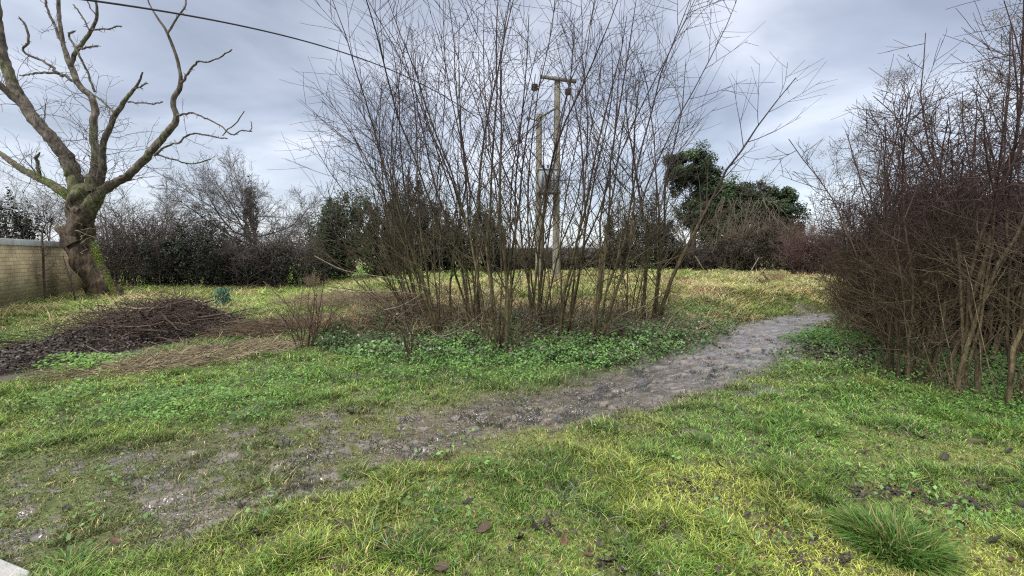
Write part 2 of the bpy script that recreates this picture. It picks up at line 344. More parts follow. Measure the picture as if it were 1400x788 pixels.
# ------------------------------------------------------------------ grass, weeds, straw: uncountable
def build_grass():
    r = np.random.default_rng(3)
    N = 1150000
    y = np.exp(r.uniform(np.log(1.75), np.log(48), N)); x = (r.random(N)*2-1)*(1.27*y+.9)
    cop, lush, field, moss, thick, heap = zones(x, y)
    mu = mud(x, y)
    gk = path_m(x, y)[1]
    keep = r.random(N) > np.clip(mu*(1.06-.50*ss(0, .5, gk)), 0, .985)
    keep &= r.random(N) > cop*.75
    keep &= r.random(N) > thick*.82
    keep &= r.random(N) > lush*.75
    keep &= r.random(N) > heap*.93
    keep &= r.random(N) > ss(.48, .62, fbm(x, y, .10, 150))*.6*(1-ss(8, 14, y))
    x, y = x[keep], y[keep]; N = len(x)
    cop, lush, field, moss, thick, heap = zones(x, y)
    pm, gr = path_m(x, y)
    z = hz(x, y)
    n1 = fbm(x, y, .9, 160); n2 = fbm(x, y, .28, 170); n3 = fbm(x, y, 2.4, 180); rr = r.random(N)
    tuft = ss(.50, .72, n2)
    h = (.016+.022*r.random(N)+.04*tuft*r.random(N)*2)*(1+.8*lush)*(1-.4*moss)*(1-.4*pm)
    far = ss(8.5, 13, y)
    h = h*(1+far*1.3+.3*far*n3)+.04*far*r.random(N)
    w = .0038+.0024*r.random(N); w = w*np.maximum(1, (y/3.2)**.95)
    lean = h*(.35+1.7*r.random(N)+.5*far)
    dark = np.array([.055, .135, .022]); mid = np.array([.155, .27, .05]); yel = np.array([.40, .45, .095]); straw = np.array([.42, .34, .17]); bri = np.array([.18, .36, .07]); olive = np.array([.14, .165, .06])
    c = lerp(np.tile(mid, (N, 1)), yel, ss(.44, .66, n1)*ss(-3.5, .5, x)*.85*ss(6.5, 4.5, y))
    c = lerp(c, bri, ss(.45, .65, n3)*.55*(1-far))
    c = lerp(c, yel, .35*ss(.4, .6, fbm(x, y, .5, 185))*ss(-3, -1, -np.abs(y-4.9)*1.2)*ss(0, -2, x))
    c = lerp(c, dark, tuft*.75*(r.random(N) > .35))
    c = lerp(c, olive, np.clip(pm*1.0+ss(1.5, .3, path_d(x, y)[0])*.5, 0, .85))
    c = lerp(c, bri, lush*.6)
    fcol = lerp(np.tile(np.array([.46, .40, .20]), (N, 1)), np.array([.18, .30, .05]), ss(.46, .64, fbm(x, y, 1.7, 190)*.7+.3*rr))
    fcol = lerp(fcol, np.array([.50, .43, .26]), .7*ss(.52, .62, fbm(x, y, 3.1, 191))); fcol = lerp(fcol, np.array([.20, .33, .05]), .75*ss(.54, .64, fbm(x, y, 2.6, 192)))
    fcol = lerp(fcol, np.array([.20, .35, .06])*(.8+.4*rr[:, None]), .8*ss(-1.5, -4.5, x)*ss(.35, .5, fbm(x, y, 1.5, 193)))
    c = lerp(c, fcol, far)
    # bright green strip in front of the far hedges
    c = lerp(c, np.array([.16, .34, .05]), ss(17, 20, y)*ss(2, -2, x)*.6+ss(22, 30, y)*.5)
    st = (r.random(N) < .10+.10*moss+.12*far+.05*pm); c[st] = straw*(.6+.7*r.random(st.sum()))[:, None]
    bl = (r.random(N) < .03); c[bl] = np.array([.28, .42, .30])*.8
    c = c*(.42+1.6*r.random(N)**1.6)[:, None]
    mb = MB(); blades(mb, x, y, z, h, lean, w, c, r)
    o = mb.build('grass', M_grass, smooth=False)
    tag(o, 'short damp winter grass covering the ground', 'grass', kind='stuff')
    # dead straw-coloured grass lying in the field and round the coppice
    N = 190000
    y = np.exp(r.uniform(np.log(6.6), np.log(36), N)); x = (r.random(N)*2-1)*(1.2*y+.5)
    cop, lush, field, moss, thick, heap = zones(x, y)
    den = ss(.40, .56, fbm(x, y, 1.3, 200))*ss(8, 9.5, y)*(1-.5*ss(12, 30, y)); den = np.maximum(den, cop*.35*ss(7.0, 8.2, y))
    den = np.maximum(den, ss(1.2, .6, np.hypot((x+2.6)/1.5, (y-8.8)/.9))*.9)
    den = np.maximum(den, .8*ss(17.5, 19.5, y)*ss(2, -2, x)*(y < 21)+.8*ss(25, 29, y)*ss(-3, 0, x))
    den = den*(1-.65*ss(-3.8, -5, x)*ss(17, 15, y))*(1-mud(x, y))*(1-heap)
    k = r.random(N) < den; x, y = x[k], y[k]; N = len(x); z = hz(x, y)
    h = (.04+.13*r.random(N))*(.6+1.5*ss(.45, .65, fbm(x, y, .6, 203))); lean = h*(.7+2.0*r.random(N)); w = (.004+.003*r.random(N))*np.maximum(1, (y/6)**.9)
    c = np.array([.60, .50, .31])*(.35+1.2*r.random(N)**1.5)[:, None]*lerp(np.tile(np.array([1, 1, 1.]), (N, 1)), np.array([.8, .62, .5]), (r.random(N) < .35)*1.)
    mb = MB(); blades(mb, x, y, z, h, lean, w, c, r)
    tag(mb.build('dead_grass', M_straw, smooth=False), 'pale dead grass lying over the rough field', 'dead grass', kind='stuff')
    # low broad-leaved weeds
    N = 330000
    y = np.exp(r.uniform(np.log(2.2), np.log(14), N)); x = (r.random(N)*2-1)*(1.25*y+.6)
    cop, lush, field, moss, thick, heap = zones(x, y)
    den = lush*(.35+.65*ss(.4, .55, fbm(x, y, .3, 210)))+.05*ss(.55, .7, fbm(x, y, .3, 211))+.3*thick*ss(.4, .6, fbm(x, y, .6, 212))
    den = den*(1-mud(x, y))*(1-heap)
    k = r.random(N) < den; x, y = x[k], y[k]; N = len(x)
    cl = fbm(x, y, .16, 215)
    z = hz(x, y)+.02+(.04+.16*ss(.3, .75, cl))*r.random(N)**.6*(1+.3*(y > 5))
    s = (.016+.028*r.random(N))*np.maximum(1, y/5.2)
    nn = np.stack([r.normal(size=N)*.45, r.normal(size=N)*.45-.15, np.ones(N)], 1)
    _, _, _, _, th, _ = zones(x, y)
    c = lerp(lerp(np.tile(np.array([.055, .13, .03]), (N, 1)), np.array([.17, .31, .08]), r.random(N)), np.array([.04, .10, .02]), .75*th)
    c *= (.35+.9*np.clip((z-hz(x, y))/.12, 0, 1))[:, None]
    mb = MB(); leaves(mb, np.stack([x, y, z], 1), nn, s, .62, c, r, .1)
    tag(mb.build('weed_leaves', M_leaf, smooth=False), 'low bright green weeds spreading over the ground', 'weeds', kind='stuff')
    # ivy and litter under the coppice
    N = 60000
    a = r.random(N)*2*np.pi; q = np.sqrt(r.random(N))*1.1
    x = .75+np.cos(a)*q*3.9; y = 7.85+np.sin(a)*q*1.7
    k = r.random(N) < (.25+.75*ss(.35, .6, fbm(x, y, .5, 220)))*(1-mud(x, y)); x, y = x[k], y[k]; N = len(x)
    z = hz(x, y)+.01+.16*r.random(N)**1.4*(.3+ss(.3, .6, fbm(x, y, .45, 225)))
    s = .028+.034*r.random(N)
    nn = np.stack([r.normal(size=N)*.6, r.normal(size=N)*.6-.2, np.ones(N)], 1)
    c = lerp(np.tile(np.array([.035, .085, .026]), (N, 1)), np.array([.10, .20, .06]), r.random(N))
    k = r.random(N) < .22; c[k] = np.array([.12, .085, .055])*(.5+.8*r.random(k.sum()))[:, None]
    k = r.random(N) < .07; c[k] = np.array([.26, .33, .26])
    mb = MB(); leaves(mb, np.stack([x, y, z], 1), nn, s, .8, c, r, .08)
    tag(mb.build('ground_ivy', M_leaf, smooth=False), 'dark ivy and leaf litter under the middle coppice', 'ivy', kind='stuff')
    # litter of brown leaves on the thicket floor
    N = 26000
    x = 4.6+r.random(N)*8; y = 4.3+r.random(N)*6.5
    k = (r.random(N) < zones(x, y)[4]) & (path_m(x, y)[0] < .15); x, y = x[k], y[k]; N = len(x); z = hz(x, y)+.005+.03*r.random(N)
    nn = np.stack([r.normal(size=N)*.5, r.normal(size=N)*.5, np.ones(N)], 1)
    c = np.array([.06, .045, .035])*(.4+1.3*r.random(N))[:, None]
    mb = MB(); leaves(mb, np.stack([x, y, z], 1), nn, .05+.03*r.random(N), .7, c, r, .12)
    tag(mb.build('leaf_litter', M_dead, smooth=False), 'dark wet leaf litter under the right thicket', 'leaf litter', kind='stuff')
build_grass()

# ------------------------------------------------------------------ shrubs
def bark_col(lo, hi, z0, z1):
    lo = np.array(lo); hi = np.array(hi)
    def f(V, r):
        t = ss(z0, z1, V[:, 2]+.5*(vn(V[:, 0]*5, V[:, 1]*5+V[:, 2], 5)-.5))
        return lerp(np.tile(lo, (len(V), 1)), hi, t)*(.4+1.2*vn(V[:, 0]*14+V[:, 2]*4, V[:, 1]*14+V[:, 2]*2, 8))[:, None]
    return f
OLIVE = (.088, .073, .037); PURP = (.062, .046, .044)
def shrub(name, label, cat, group, px, py, n, leanx, leany, spread, H, rad, rng, lat=20, sub=4, latL=1.5, lo=OLIVE, hi=PURP, z0=.8, z1=2.6, baser=.22, sub2=0, latang=.70, bas=26, twig_r=.0042, low=.22):
    x0, y0 = gp(px, py) if py is not None else px
    z = hz1(x0, y0)
    root = thing(name, label, cat, (x0, y0, z), group)
    cf = bark_col(lo, hi, z+z0, z+z1)
    K = bas; a = rng.random(K)*6.28; q = np.sqrt(rng.random(K))*baser*1.6; P = np.zeros((K, 6, 3)); P[:, 0] = np.stack([x0+np.cos(a)*q, y0+np.sin(a)*q, np.full(K, z-.04)], 1)
    d = nrm(np.stack([np.cos(a)*.45+math.tan(R_(leanx))*.6, np.sin(a)*.4, np.ones(K)], 1)); hh = rng.uniform(.3, 1.7, K)[:, None]
    for k in range(1, 6): P[:, k] = P[:, k-1]+d*hh/5; d = nrm(d+rng.normal(size=d.shape)*.14)
    mb = MB(); bc = np.where((rng.random(K) < .45)[:, None], np.array([[.20, .155, .10]]), np.array([[.09, .07, .045]]))
    RB = np.tile(np.linspace(.007, .0025, 6), (K, 1)); tubes(mb, P, RB, 4, col=np.repeat(bc, 24, axis=0))
    A, B = grow(P, RB, 4, .3, 1, .9, .35, 4, .15, 0, .6, .0028, .002, rng=rng); tubes(mb, A, B, 3, col=(.12, .09, .06)); mb.build('basal_shoots', M_bark, root)
    for i in range(n):
        a = rng.random()*2*np.pi; q = math.sqrt(rng.random())
        bx, by = x0+math.cos(a)*q*baser, y0+math.sin(a)*q*baser
        tx = math.tan(R_(leanx))+math.cos(a)*q*math.tan(R_(spread))+rng.normal()*.04
        ty = math.tan(R_(leany))+math.sin(a)*q*math.tan(R_(spread))*.8+rng.normal()*.04
        Hh = H*(.72+.35*rng.random()); NP = 12
        d = nrm(np.array([tx, ty, 1.])); P = np.zeros((NP, 3)); P[0] = (bx, by, hz1(bx, by)-.05)
        st = Hh/d[2]/(NP-1)
        for k in range(1, NP):
            P[k] = P[k-1]+d*st; d = nrm(d+rng.normal(size=3)*.085+np.array([0, 0, .03]))
        r0 = rad*(.28+.62*rng.random()**1.3); tt = np.linspace(0, 1, NP); R = r0*(1-tt)**.8+.0045
        R[0] *= 1.25
        mb = MB(); tubes(mb, P, R, 7, cf); s = mb.build('stem', M_bark, root)
        mb = MB(); PP, RR = P[None], R[None]
        L1, r1 = grow(PP, RR, lat, low, .985, latang, latL, 7, .06, .025, .5, .0045, .0026, rng=rng, rmax=.012)
        tubes(mb, L1, r1, 4, cf)
        L2, r2 = grow(L1, r1, sub, .2, .98, .72, latL*.42, 5, .06, .02, .7, .0034, .0024, rng=rng, Lt=.4)
        tubes(mb, L2, r2, 3, cf)
        if sub2:
            L3, r3 = grow(L2, r2, sub2, .2, .98, .7, latL*.2, 4, .08, .03, .8, .0024, .0016, rng=rng); tubes(mb, L3, r3, 3, cf)
        mb.build('twigs', M_twig, s)
    return root
MID = 'bare coppiced shrubs in the middle clump'
rng = np.random.default_rng(11)
mids = [
 ('bare coppice shrub leaning out at the left end of the middle clump', 576, 456, 9, -17, 2, 15, 4.9, .024, 2.0),
 ('bare many-stemmed coppice shrub second from the left in the middle clump', 606, 470, 9, -8, 2, 11, 5.7, .026, 1.9),
 ('upright bare coppice shrub with slim stems left of the poles', 650, 466, 8, -3, 3, 9, 6.2, .028, 1.8),
 ('bare coppice shrub rooted nearest the green weeds at the front', 687, 488, 8, -1, 0, 9, 6.1, .028, 1.6),
 ('dense bare coppice shrub standing directly before the two poles', 735, 464, 9, 1, 2, 9, 6.4, .029, 1.7),
 ('bare coppice shrub with straight stems just right of the poles', 764, 474, 7, 5, 0, 9, 6.2, .028, 1.7),
 ('bare coppice shrub with stems leaning right from a tight base', 810, 478, 6, 10, 0, 9, 5.7, .028, 1.8),
 ('thin bare sapling clump between leaning shrub and thick-stemmed shrub', 862, 456, 4, 9, 4, 9, 4.4, .016, 1.4),
 ('thick-stemmed bare coppice shrub at the right end beside the path', 888, 456, 5, 7, 2, 9, 5.2, .042, 2.0)]
for (lb, px, py, n, lx, ly, sp, H, rd, LL) in mids:
    shrub('coppice_shrub', lb, 'shrub', MID, px, py, n, lx, ly, sp, H, rd, rng, lat=17, sub=4, latL=LL*.84, baser=.14, low=.18, z1=3.6)
# extra low twiggy growth reaching left out of the clump
shrub('coppice_shrub', 'low arching bare shrub sprawling to the left of the middle clump', 'shrub', MID, 560, 462, 6, -36, 0, 16, 2.7, .014, rng, lat=14, sub=4, latL=1.3, low=.25)

RT = 'bare shrubs of the thicket on the right'
DB = (.078, .06, .036); DR = (.058, .037, .034)
rng = np.random.default_rng(23)
rts = [
 ('bushy bare shrub with a tight fan of thin stems at the thicket front', 1236, 522, 15, 1, 0, 12, 3.5, .017, .75),
 ('tall pale straight-stemmed shrub in front of the thicket', 1304, 534, 4, -1, 0, 5, 4.4, .028, .8),
 ('slim crooked pale stems rising near the right edge', 1352, 548, 5, 2, 0, 7, 4.6, .022, .9),
 ('bare shrub cut off by the right edge of the photo', 1396, 552, 6, 4, 0, 9, 5.2, .027, 1.3),
 ('bare shrub overhanging the bend of the muddy path', 1182, 462, 13, 2, 0, 9, 3.0, .015, .65),
 ('bare shrub with seed heads second along the path edge', 1216, 482, 12, 1, 0, 9, 3.3, .016, .7),
 ('dark bare shrub behind the tight fan of thin stems', 1262, 480, 11, 1, 0, 10, 4.1, .018, .85),
 ('dark bare shrub behind the tall pale straight stems', 1330, 485, 11, 1, 0, 10, 4.8, .020, 1.0),
 ('dark bare shrub far inside the thicket at the right edge', 1395, 490, 11, 2, 0, 10, 5.5, .022, 1.1),
 ('bare shrub at the far end of the thicket beside the path', 1165, 436, 12, 3, 0, 9, 3.2, .016, .7),
 ('bare shrub deep in the thicket behind the seed heads', 1245, 450, 11, 2, 0, 10, 4.4, .020, .9)]
for i, (lb, px, py, n, lx, ly, sp, H, rd, LL) in enumerate(rts):
    pale = i in (1, 2)
    o = shrub('thicket_shrub', lb, 'shrub', RT, px, py, n, lx, ly, sp, H, rd, rng, lat=20 if not pale else 12, sub=4 if not pale else 4,
        latL=LL*1.1, lo=(.125, .10, .058) if pale else DB, hi=DR, z0=1.0, z1=2.4, low=.10 if not pale else .3, sub2=2 if i in (0, 4, 5, 9) else 0, latang=.95, baser=.24, bas=8)

def cloud(cx, cy, cz, rx, ry, rz, n, rng, clumps=60, cs=.16, shell=.55):
    """points gathered in clumps through an uneven ellipsoid"""
    d = nrm(rng.normal(size=(clumps, 3))); q = (shell+(1-shell)*rng.random(clumps)**.7)*(.82+.3*rng.random(clumps))
    cc = d*q[:, None]
    k = rng.integers(0, clumps, n); s = cs*(.5+rng.random(clumps))[k][:, None]
    p = cc[k]+nrm(rng.normal(size=(n, 3)))*s*rng.random((n, 1))**.45
    out = p*np.array([rx, ry, rz])+np.array([cx, cy, cz])
    return out, p, k
def foliage(mb, ell, size, cdark, clight, rng, clumps=60, cs=.2, dens=1.0, shell=.6):
    for (cx, cy, cz, rx, ry, rz, n) in ell:
        n = int(n*dens)
        c, p, k = cloud(cx, cy, cz, rx, ry, rz, n, rng, clumps, cs, shell)
        kk = c[:, 2] > .05; c, p, k = c[kk], p[kk], k[kk]
        nn = nrm(p)+rng.normal(size=p.shape)*.6+np.array([0, 0, .3])
        cl = rng.random(clumps)[k]
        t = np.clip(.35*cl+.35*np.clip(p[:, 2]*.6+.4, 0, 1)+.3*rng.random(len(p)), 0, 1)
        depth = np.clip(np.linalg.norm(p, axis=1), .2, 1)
        col = lerp(np.tile(np.array(cdark), (len(p), 1)), np.array(clight), t**1.5)*(depth**1.4)[:, None]  # inner and low leaves darker, upper ones lighter: crown shading painted in
        leaves(mb, c, nn, size*(.7+.6*rng.random(len(p))), .62, col, rng)
# dark dense growth inside the right thicket
rng = np.random.default_rng(31)
inner = [('dense reddish brown scrub filling the thicket above the path bend', 9.35, 10.4, 1.25, 1.5, 1.5, 1.15, 22000, (.03, .016, .015), (.11, .06, .052), 2.2),
         ('dense dark brown scrub behind the pale straight stems', 8.2, 7.9, 1.75, 1.8, 1.4, 1.4, 32000, (.016, .012, .011), (.065, .05, .042), 3.1),
         ('dense dark scrub at the right edge behind the crooked stems', 10.1, 8.0, 2.0, 2.1, 1.5, 1.7, 38000, (.016, .012, .011), (.065, .05, .042), 3.6),
         ('dark evergreen scrub far behind the right thicket', 14.5, 12.5, 2.2, 4.0, 2.0, 2.2, 14000, (.015, .016, .012), (.05, .055, .035), 4.4)]
for (lb, x, y, z, rx, ry, rz, n, cd, cl, top) in inner:
    root = thing('dense_scrub', lb, 'shrub', (x, y, hz1(x, y)), RT if 0 else 'dense scrub inside the right thicket')
    mb = MB(); K = 46
    a = rng.random(K)*2*np.pi; q = np.sqrt(rng.random(K))
    P = np.zeros((K, 9, 3)); P[:, 0] = np.stack([x+np.cos(a)*q*rx*.8, y+np.sin(a)*q*ry*.8, np.full(K, -.05)], 1)
    d = nrm(np.stack([np.cos(a)*q*.25, np.sin(a)*q*.25, np.ones(K)], 1))
    hh = (top*(.65+.35*rng.random(K)))[:, None]
    for k in range(1, 9):
        P[:, k] = P[:, k-1]+d*hh/8; d = nrm(d+rng.normal(size=d.shape)*.09)
    R = .016*(1-np.linspace(0, 1, 9))[None]*(.6+.8*rng.random((K, 1)))+.003
    cf = bark_col((.05, .04, .026), (.045, .03, .03), .8, 2.2)
    tubes(mb, P, R, 5, cf); mb.build('stems', M_bark, root)
    mb = MB(); L1, r1 = grow(P, R, 26, .05, .98, 1.0, .95, 5, .16, 0, .55, .0035, .002, rng=rng, rmax=.01); tubes(mb, L1, r1, 3, cf)
    L2, r2 = grow(L1, r1, 3, .2, .98, .8, .45, 4, .15, 0, .7, .003, .002, rng=rng); tubes(mb, L2, r2, 3, cf)
    mb.build('twigs', M_twig, root)
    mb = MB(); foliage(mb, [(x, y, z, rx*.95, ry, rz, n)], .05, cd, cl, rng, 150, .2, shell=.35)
    mb.build('withered_foliage', M_ivy, root, smooth=False)
# fluffy seed heads caught in the tops
root = thing('climber_seed_heads', 'grey fluffy climber seed heads draped over the thicket top', 'climber', (7.5, 8.5, 2.8))
mb = MB(); mbt = MB()
spots = [(1140,215),(1132,235),(1150,230),(1165,205),(1120,250),(1160,250),(1180,190),(1192,175),(1203,152),(1214,118),(1222,108),(1240,104),(1185,215),(1245,190),(1240,148),(1283,108),(1340,95),(1350,118),(1372,40),(1388,60),(1378,20),(1330,135),(1255,210),(1290,180),(1310,150),(1270,160),(1200,230),(1225,225),(1375,75),(1150,195),(1350,150),(1395,100)]
for (px, py) in spots:
    Y = np.interp(px, [1120, 1230, 1400], [8.6, 6.6, 5.4])+rng.normal()*.3
    c = at(px, py, Y); n = 170
    for q in range(3):
        cc = c+rng.normal(size=3)*np.array([.14, .1, .1])
        p = cc+rng.normal(size=(n, 3))*.05*(.7+rng.random())
        leaves(mb, p, rng.normal(size=(n, 3)), .022, .3, np.array([.22, .195, .18])*(.4+.9*rng.random(n))[:, None], rng)
    s = at(px, py, Y); e = s+np.array([rng.normal()*.3+.1, .2, -1.3])
    P = np.linspace(s, e, 7)+rng.normal(size=(7, 3))*.05
    tubes(mbt, P, np.full(7, .004), 4, col=(.12, .09, .08))
mb.build('seed_heads', M_straw, root, smooth=False); mbt.build('vines', M_twig, root)

# ------------------------------------------------------------------ big pollarded tree
TY = 15.6
def px_poly(pts, yo=0, yo2=None):
    """pts: (px,py,full width px); returns polyline and radii at about depth TY"""
    n = len(pts); P = []; R = []
    for i, (a, b, w) in enumerate(pts):
        Y = TY+yo+((yo2 if yo2 is not None else yo)-yo)*i/(n-1)
        p = at(a, b, Y); P.append(p)
        R.append(w*.5/600*Y/1.33*.80)
    P = np.array(P); R = np.array(R)
    # resample with a smooth spline
    seg = np.concatenate([[0], np.cumsum(np.linalg.norm(np.diff(P, axis=0), axis=1))]); m = max(8, int(seg[-1]/.12)); m = min(m, 70)
    s = np.linspace(0, seg[-1], m)
    def cr(V):
        T = np.gradient(V, seg, axis=0); k = np.clip(np.searchsorted(seg, s, side='right')-1, 0, n-2)
        h = (seg[k+1]-seg[k]); t = (s-seg[k])/h
        sh = (-1,)+(1,)*(V.ndim-1); t = t.reshape(sh); h = h.reshape(sh)
        return (2*t**3-3*t**2+1)*V[k]+(t**3-2*t**2+t)*h*T[k]+(-2*t**3+3*t**2)*V[k+1]+(t**3-t**2)*h*T[k+1]
    Pn = cr(P); Rn = np.interp(s, seg, R)
    return Pn, Rn
rng = np.random.default_rng(5)
bx, by = gp(142, 408)
tree = thing('pollarded_tree', 'big gnarled bare tree with lopped limbs beside the pale wall', 'tree', (float(at(142,408,TY)[0]), TY, 0))
def bigcol(V, r):
    t = ss(1.0, 6.5, V[:, 2])[:, None]
    c = (1-t)*np.array([.075, .056, .040])+t*np.array([.115, .10, .082])
    n = vn(V[:, 0]*3+V[:, 2]*2, V[:, 2]*1.3+V[:, 1]*3, 3); g = ss(.58, .85, n)[:, None]*.6
    c = c*(1-g)+np.array([.12, .14, .06])*g
    return c*(.55+.9*vn(V[:, 0]*7+V[:, 1]*5, V[:, 2]*6, 9))[:, None]
def knobbly(P, R, sides, amp, mb, flare=0):
    m = MB(); tubes(m, P, R, sides, bigcol); V = m.V[0]; N = len(P)
    c = np.repeat(P, sides, axis=0); d = V-c; rr = np.repeat(R, sides)
    a = np.tile(np.arange(sides)/sides*6.283, N)
    s = np.repeat(np.arange(N), sides)*.35
    k = 1+amp*((vn(np.cos(a)*1.6+s, np.sin(a)*1.6+7, 4)-.5)*1.6+(vn(np.cos(a)*4+s*2, np.sin(a)*4, 6)-.5)*.8)
    if flare: k = k+flare*np.exp(-s*1.0)*(1+.6*np.cos(a*4+1))
    mb.add(c+d*k[:, None], m.Q[0], col=m.CO[0])
tp = [(149,428,66),(146,420,62),(142,404,56),(132,380,50),(118,358,54),(110,335,52),(111,310,44),(113,288,46),(115,270,46),(117,256,38),(118,250,24),(118,249,1)]
P, R = px_poly(tp); R = R*1.02; mb = MB(); knobbly(P, R, 40, .42, mb, flare=.2); trunk = mb.build('trunk', M_bigbark, tree)
# torn burr on the left of the trunk and old pruning wounds
for pts in ([(100,335,26),(90,322,22),(80,313,15),(74,311,9),(73,311,1)], [(108,290,20),(99,282,15),(96,278,8),(96,278,1)], [(126,262,20),(122,246,16),(121,238,11),(121,237,1)]):
    q, r = px_poly(pts, -.35); m2 = MB(); knobbly(q, r, 12, .35, m2); m2.build('burr', M_bigbark, tree)
limbs = {
 'L1': ([(116,306,34),(109,268,36),(99,234,32),(76,195,27),(49,164,25),(27,134,23),(12,104,20),(3,61,15),(-2,15,11),(-8,-30,8)], 0, -.6),
 'L1b': ([(36,148,16),(14,131,15),(0,116,13),(-20,98,10)], -.3, -1),
 'L2': ([(114,300,28),(106,280,26),(88,264,22),(59,246,17),(33,233,14),(13,220,12),(-4,207,10),(-30,192,8)], 0, 1.5),
 'L2s': ([(54,240,8),(52,226,6),(50,214,7),(55,209,4),(55,208,1)], .5, .5),
 'L3': ([(116,300,30),(124,262,30),(132,226,22),(128,183,15),(126,134,13.5),(107,116,12),(97,91,11),(88,67,9),(82,30,7.5),(80,0,6.5),(78,-40,5)], .2, .6),
 'L3b': ([(97,90,9),(103,73,8.5),(122,46,8),(132,24,6),(131,0,4.5),(128,-25,3.5)], .4, .1),
 'L3b1': ([(126,41,4),(146,39,3.2),(158,37,3),(167,36,3.4),(167.5,36,.5)], .2, 0),
 'L3b2': ([(122,41,3.5),(113,24,3.2),(102,8,2.8),(101,7,.5)], .2, .5),
 'L3b3': ([(131,21,3),(122,9,2.6),(117,-4,2.3)], .1, .1),
 'L3b4': ([(107,68,4.5),(118,65,4),(134,63,4.6),(135,63,.5)], .2, -.3),
 'L3c': ([(107,116,7),(92,106,6),(76,100,5.5),(55,100,4.5),(27,104,3)], .4, 1.2),
 'L3c2': ([(80,101,6),(61,85,5.5),(40,75,5),(31,70,4.6),(39,58,5),(38,44,5),(33,33,4.5),(26,23,3.8),(25,22,.5)], .5, .2),
 'L3d': ([(88,68,6),(76,40,5),(64,9,4.5),(62,-15,3.5)], .5, 1),
 'L3e': ([(129,126,5),(119,97,4.5),(107,73,4.5),(94,46,4.5),(100,44,5),(104,42,.6)], -.1, -.4),
 'L4': ([(132,262,18),(139,236,16),(141,198,13),(158,158,11),(174,134,8.5),(186,119,5.5),(192,108,4),(195,99,3)], -.1, -.8),
 'L4a': ([(183,123,4),(192,119,3.6),(201,114,3.4),(202,114,.5)], -.6, -.8),
 'L4b': ([(175,140,3.6),(195,141,3.2),(213,142,3),(222,139,2.8)], -.6, -1),
 'L4c': ([(159,156,4.5),(145,144,4),(131,131,4)], -.4, 0),
 'L5': ([(114,304,34),(125,278,32),(145,258,23),(165,247,18),(183,234,17),(207,207,16),(228,183,14.5),(241,161,12),(236,140,10.5),(247,116,9),(244,88,7),(233,55,6),(228,43,5.5),(213,21,4),(203,3,3),(200,-15,2.5)], -.1, -1),
 'L5a': ([(229,45,4.5),(241,27,3.8),(253,9,3.2),(256,-12,2.6)], -.9, -.9),
 'L5b': ([(248,113,5.5),(259,97,4.5),(271,84,4.2),(286,85,3.2),(300,78,3),(317,69,2.8),(318,68,.5)], -.7, -1.2),
 'L5c': ([(242,158,5),(262,155,4),(280,161,3.6),(305,175,3.2),(317,184,3.6),(330,179,2.8),(344,180,2.4)], -.6, -1.4),
 'L5c1': ([(304,186,2.2),(310,178,2.6),(323,168,2.6),(334,152,2.2)], -1.2, -1.2),
 'L5c2': ([(342,180,2),(344,172,2),(343,166,1.6)], -1.4, -1.4),
 'L5d': ([(211,212,6),(228,200,4.5),(244,195,4),(259,184,3.8),(280,184,3.4),(297,188,3),(311,189,3)], -.5, -1.2),
 'L5e': ([(213,212,4),(238,219,3.2),(265,224,3),(288,218,2.8)], -.4, -.2),
}
LP = {}
for k, (pts, a, b) in limbs.items():
    q, r = px_poly(pts, a, b); r = r*(.94 if pts[0][2] > 8 else .95); q = q+rng.normal(size=q.shape)*r[:, None]*(.10 if pts[0][2] > 8 else .2); LP[k] = (q, r)
    amp = .22 if pts[0][2] > 8 else .1
    if pts[0][2] <= 8:
        j = rng.normal(size=q.shape)*r[:, None]*.45; j[0] = 0; q = q+j
    mb = MB(); knobbly(q, r, 14 if pts[0][2] > 8 else 7, amp, mb)
    # short spurs along the limb
    if pts[0][2] > 3:
        s1, s2 = grow(q[None], np.maximum(r[None], .02), 16, .1, 1, 1.2, .13, 3, .2, .1, .5, .01, .006, rng=rng, rmax=.022); tubes(mb, s1, s2, 4, bigcol)
    mb.build('limb' if pts[0][2] > 8 else 'branch', M_bigbark, tree)
# fine curly shoots
mb = MB()
def shoots(keys, n, L, t0=.1, t1=.8):
    for k in keys:
        q, r = LP[k]
        a, b = grow(q[None], r[None], n, t0, t1, 1.1, L, 8, .28, .08, .12, .009, .004, rng=rng, rmax=.014, Lt=.2); tubes(mb, a, b, 4, col=(.13, .115, .10))
        a2, b2 = grow(a, b, 4, .2, .95, .9, L*.4, 5, .28, .05, .7, .006, .004, rng=rng); tubes(mb, a2, b2, 3, col=(.12, .10, .095))
shoots(['L1', 'L2', 'L3', 'L4'], 22, 1.9, .03, .6); shoots(['L5'], 16, 1.7, .02, .4); shoots(['L3c', 'L1b', 'L3d', 'L2'], 6, 1.2); shoots(['L5d', 'L5e'], 4, 1.0)
q, r = px_poly(tp, -.3); a, b = grow(q[None], r[None], 16, .45, .95, 1.0, .9, 8, .45, -.02, .1, .012, .006, rng=rng, rmax=.018); tubes(mb, a, b, 4, col=(.24, .20, .13))
mb.build('twigs', M_twig, tree)
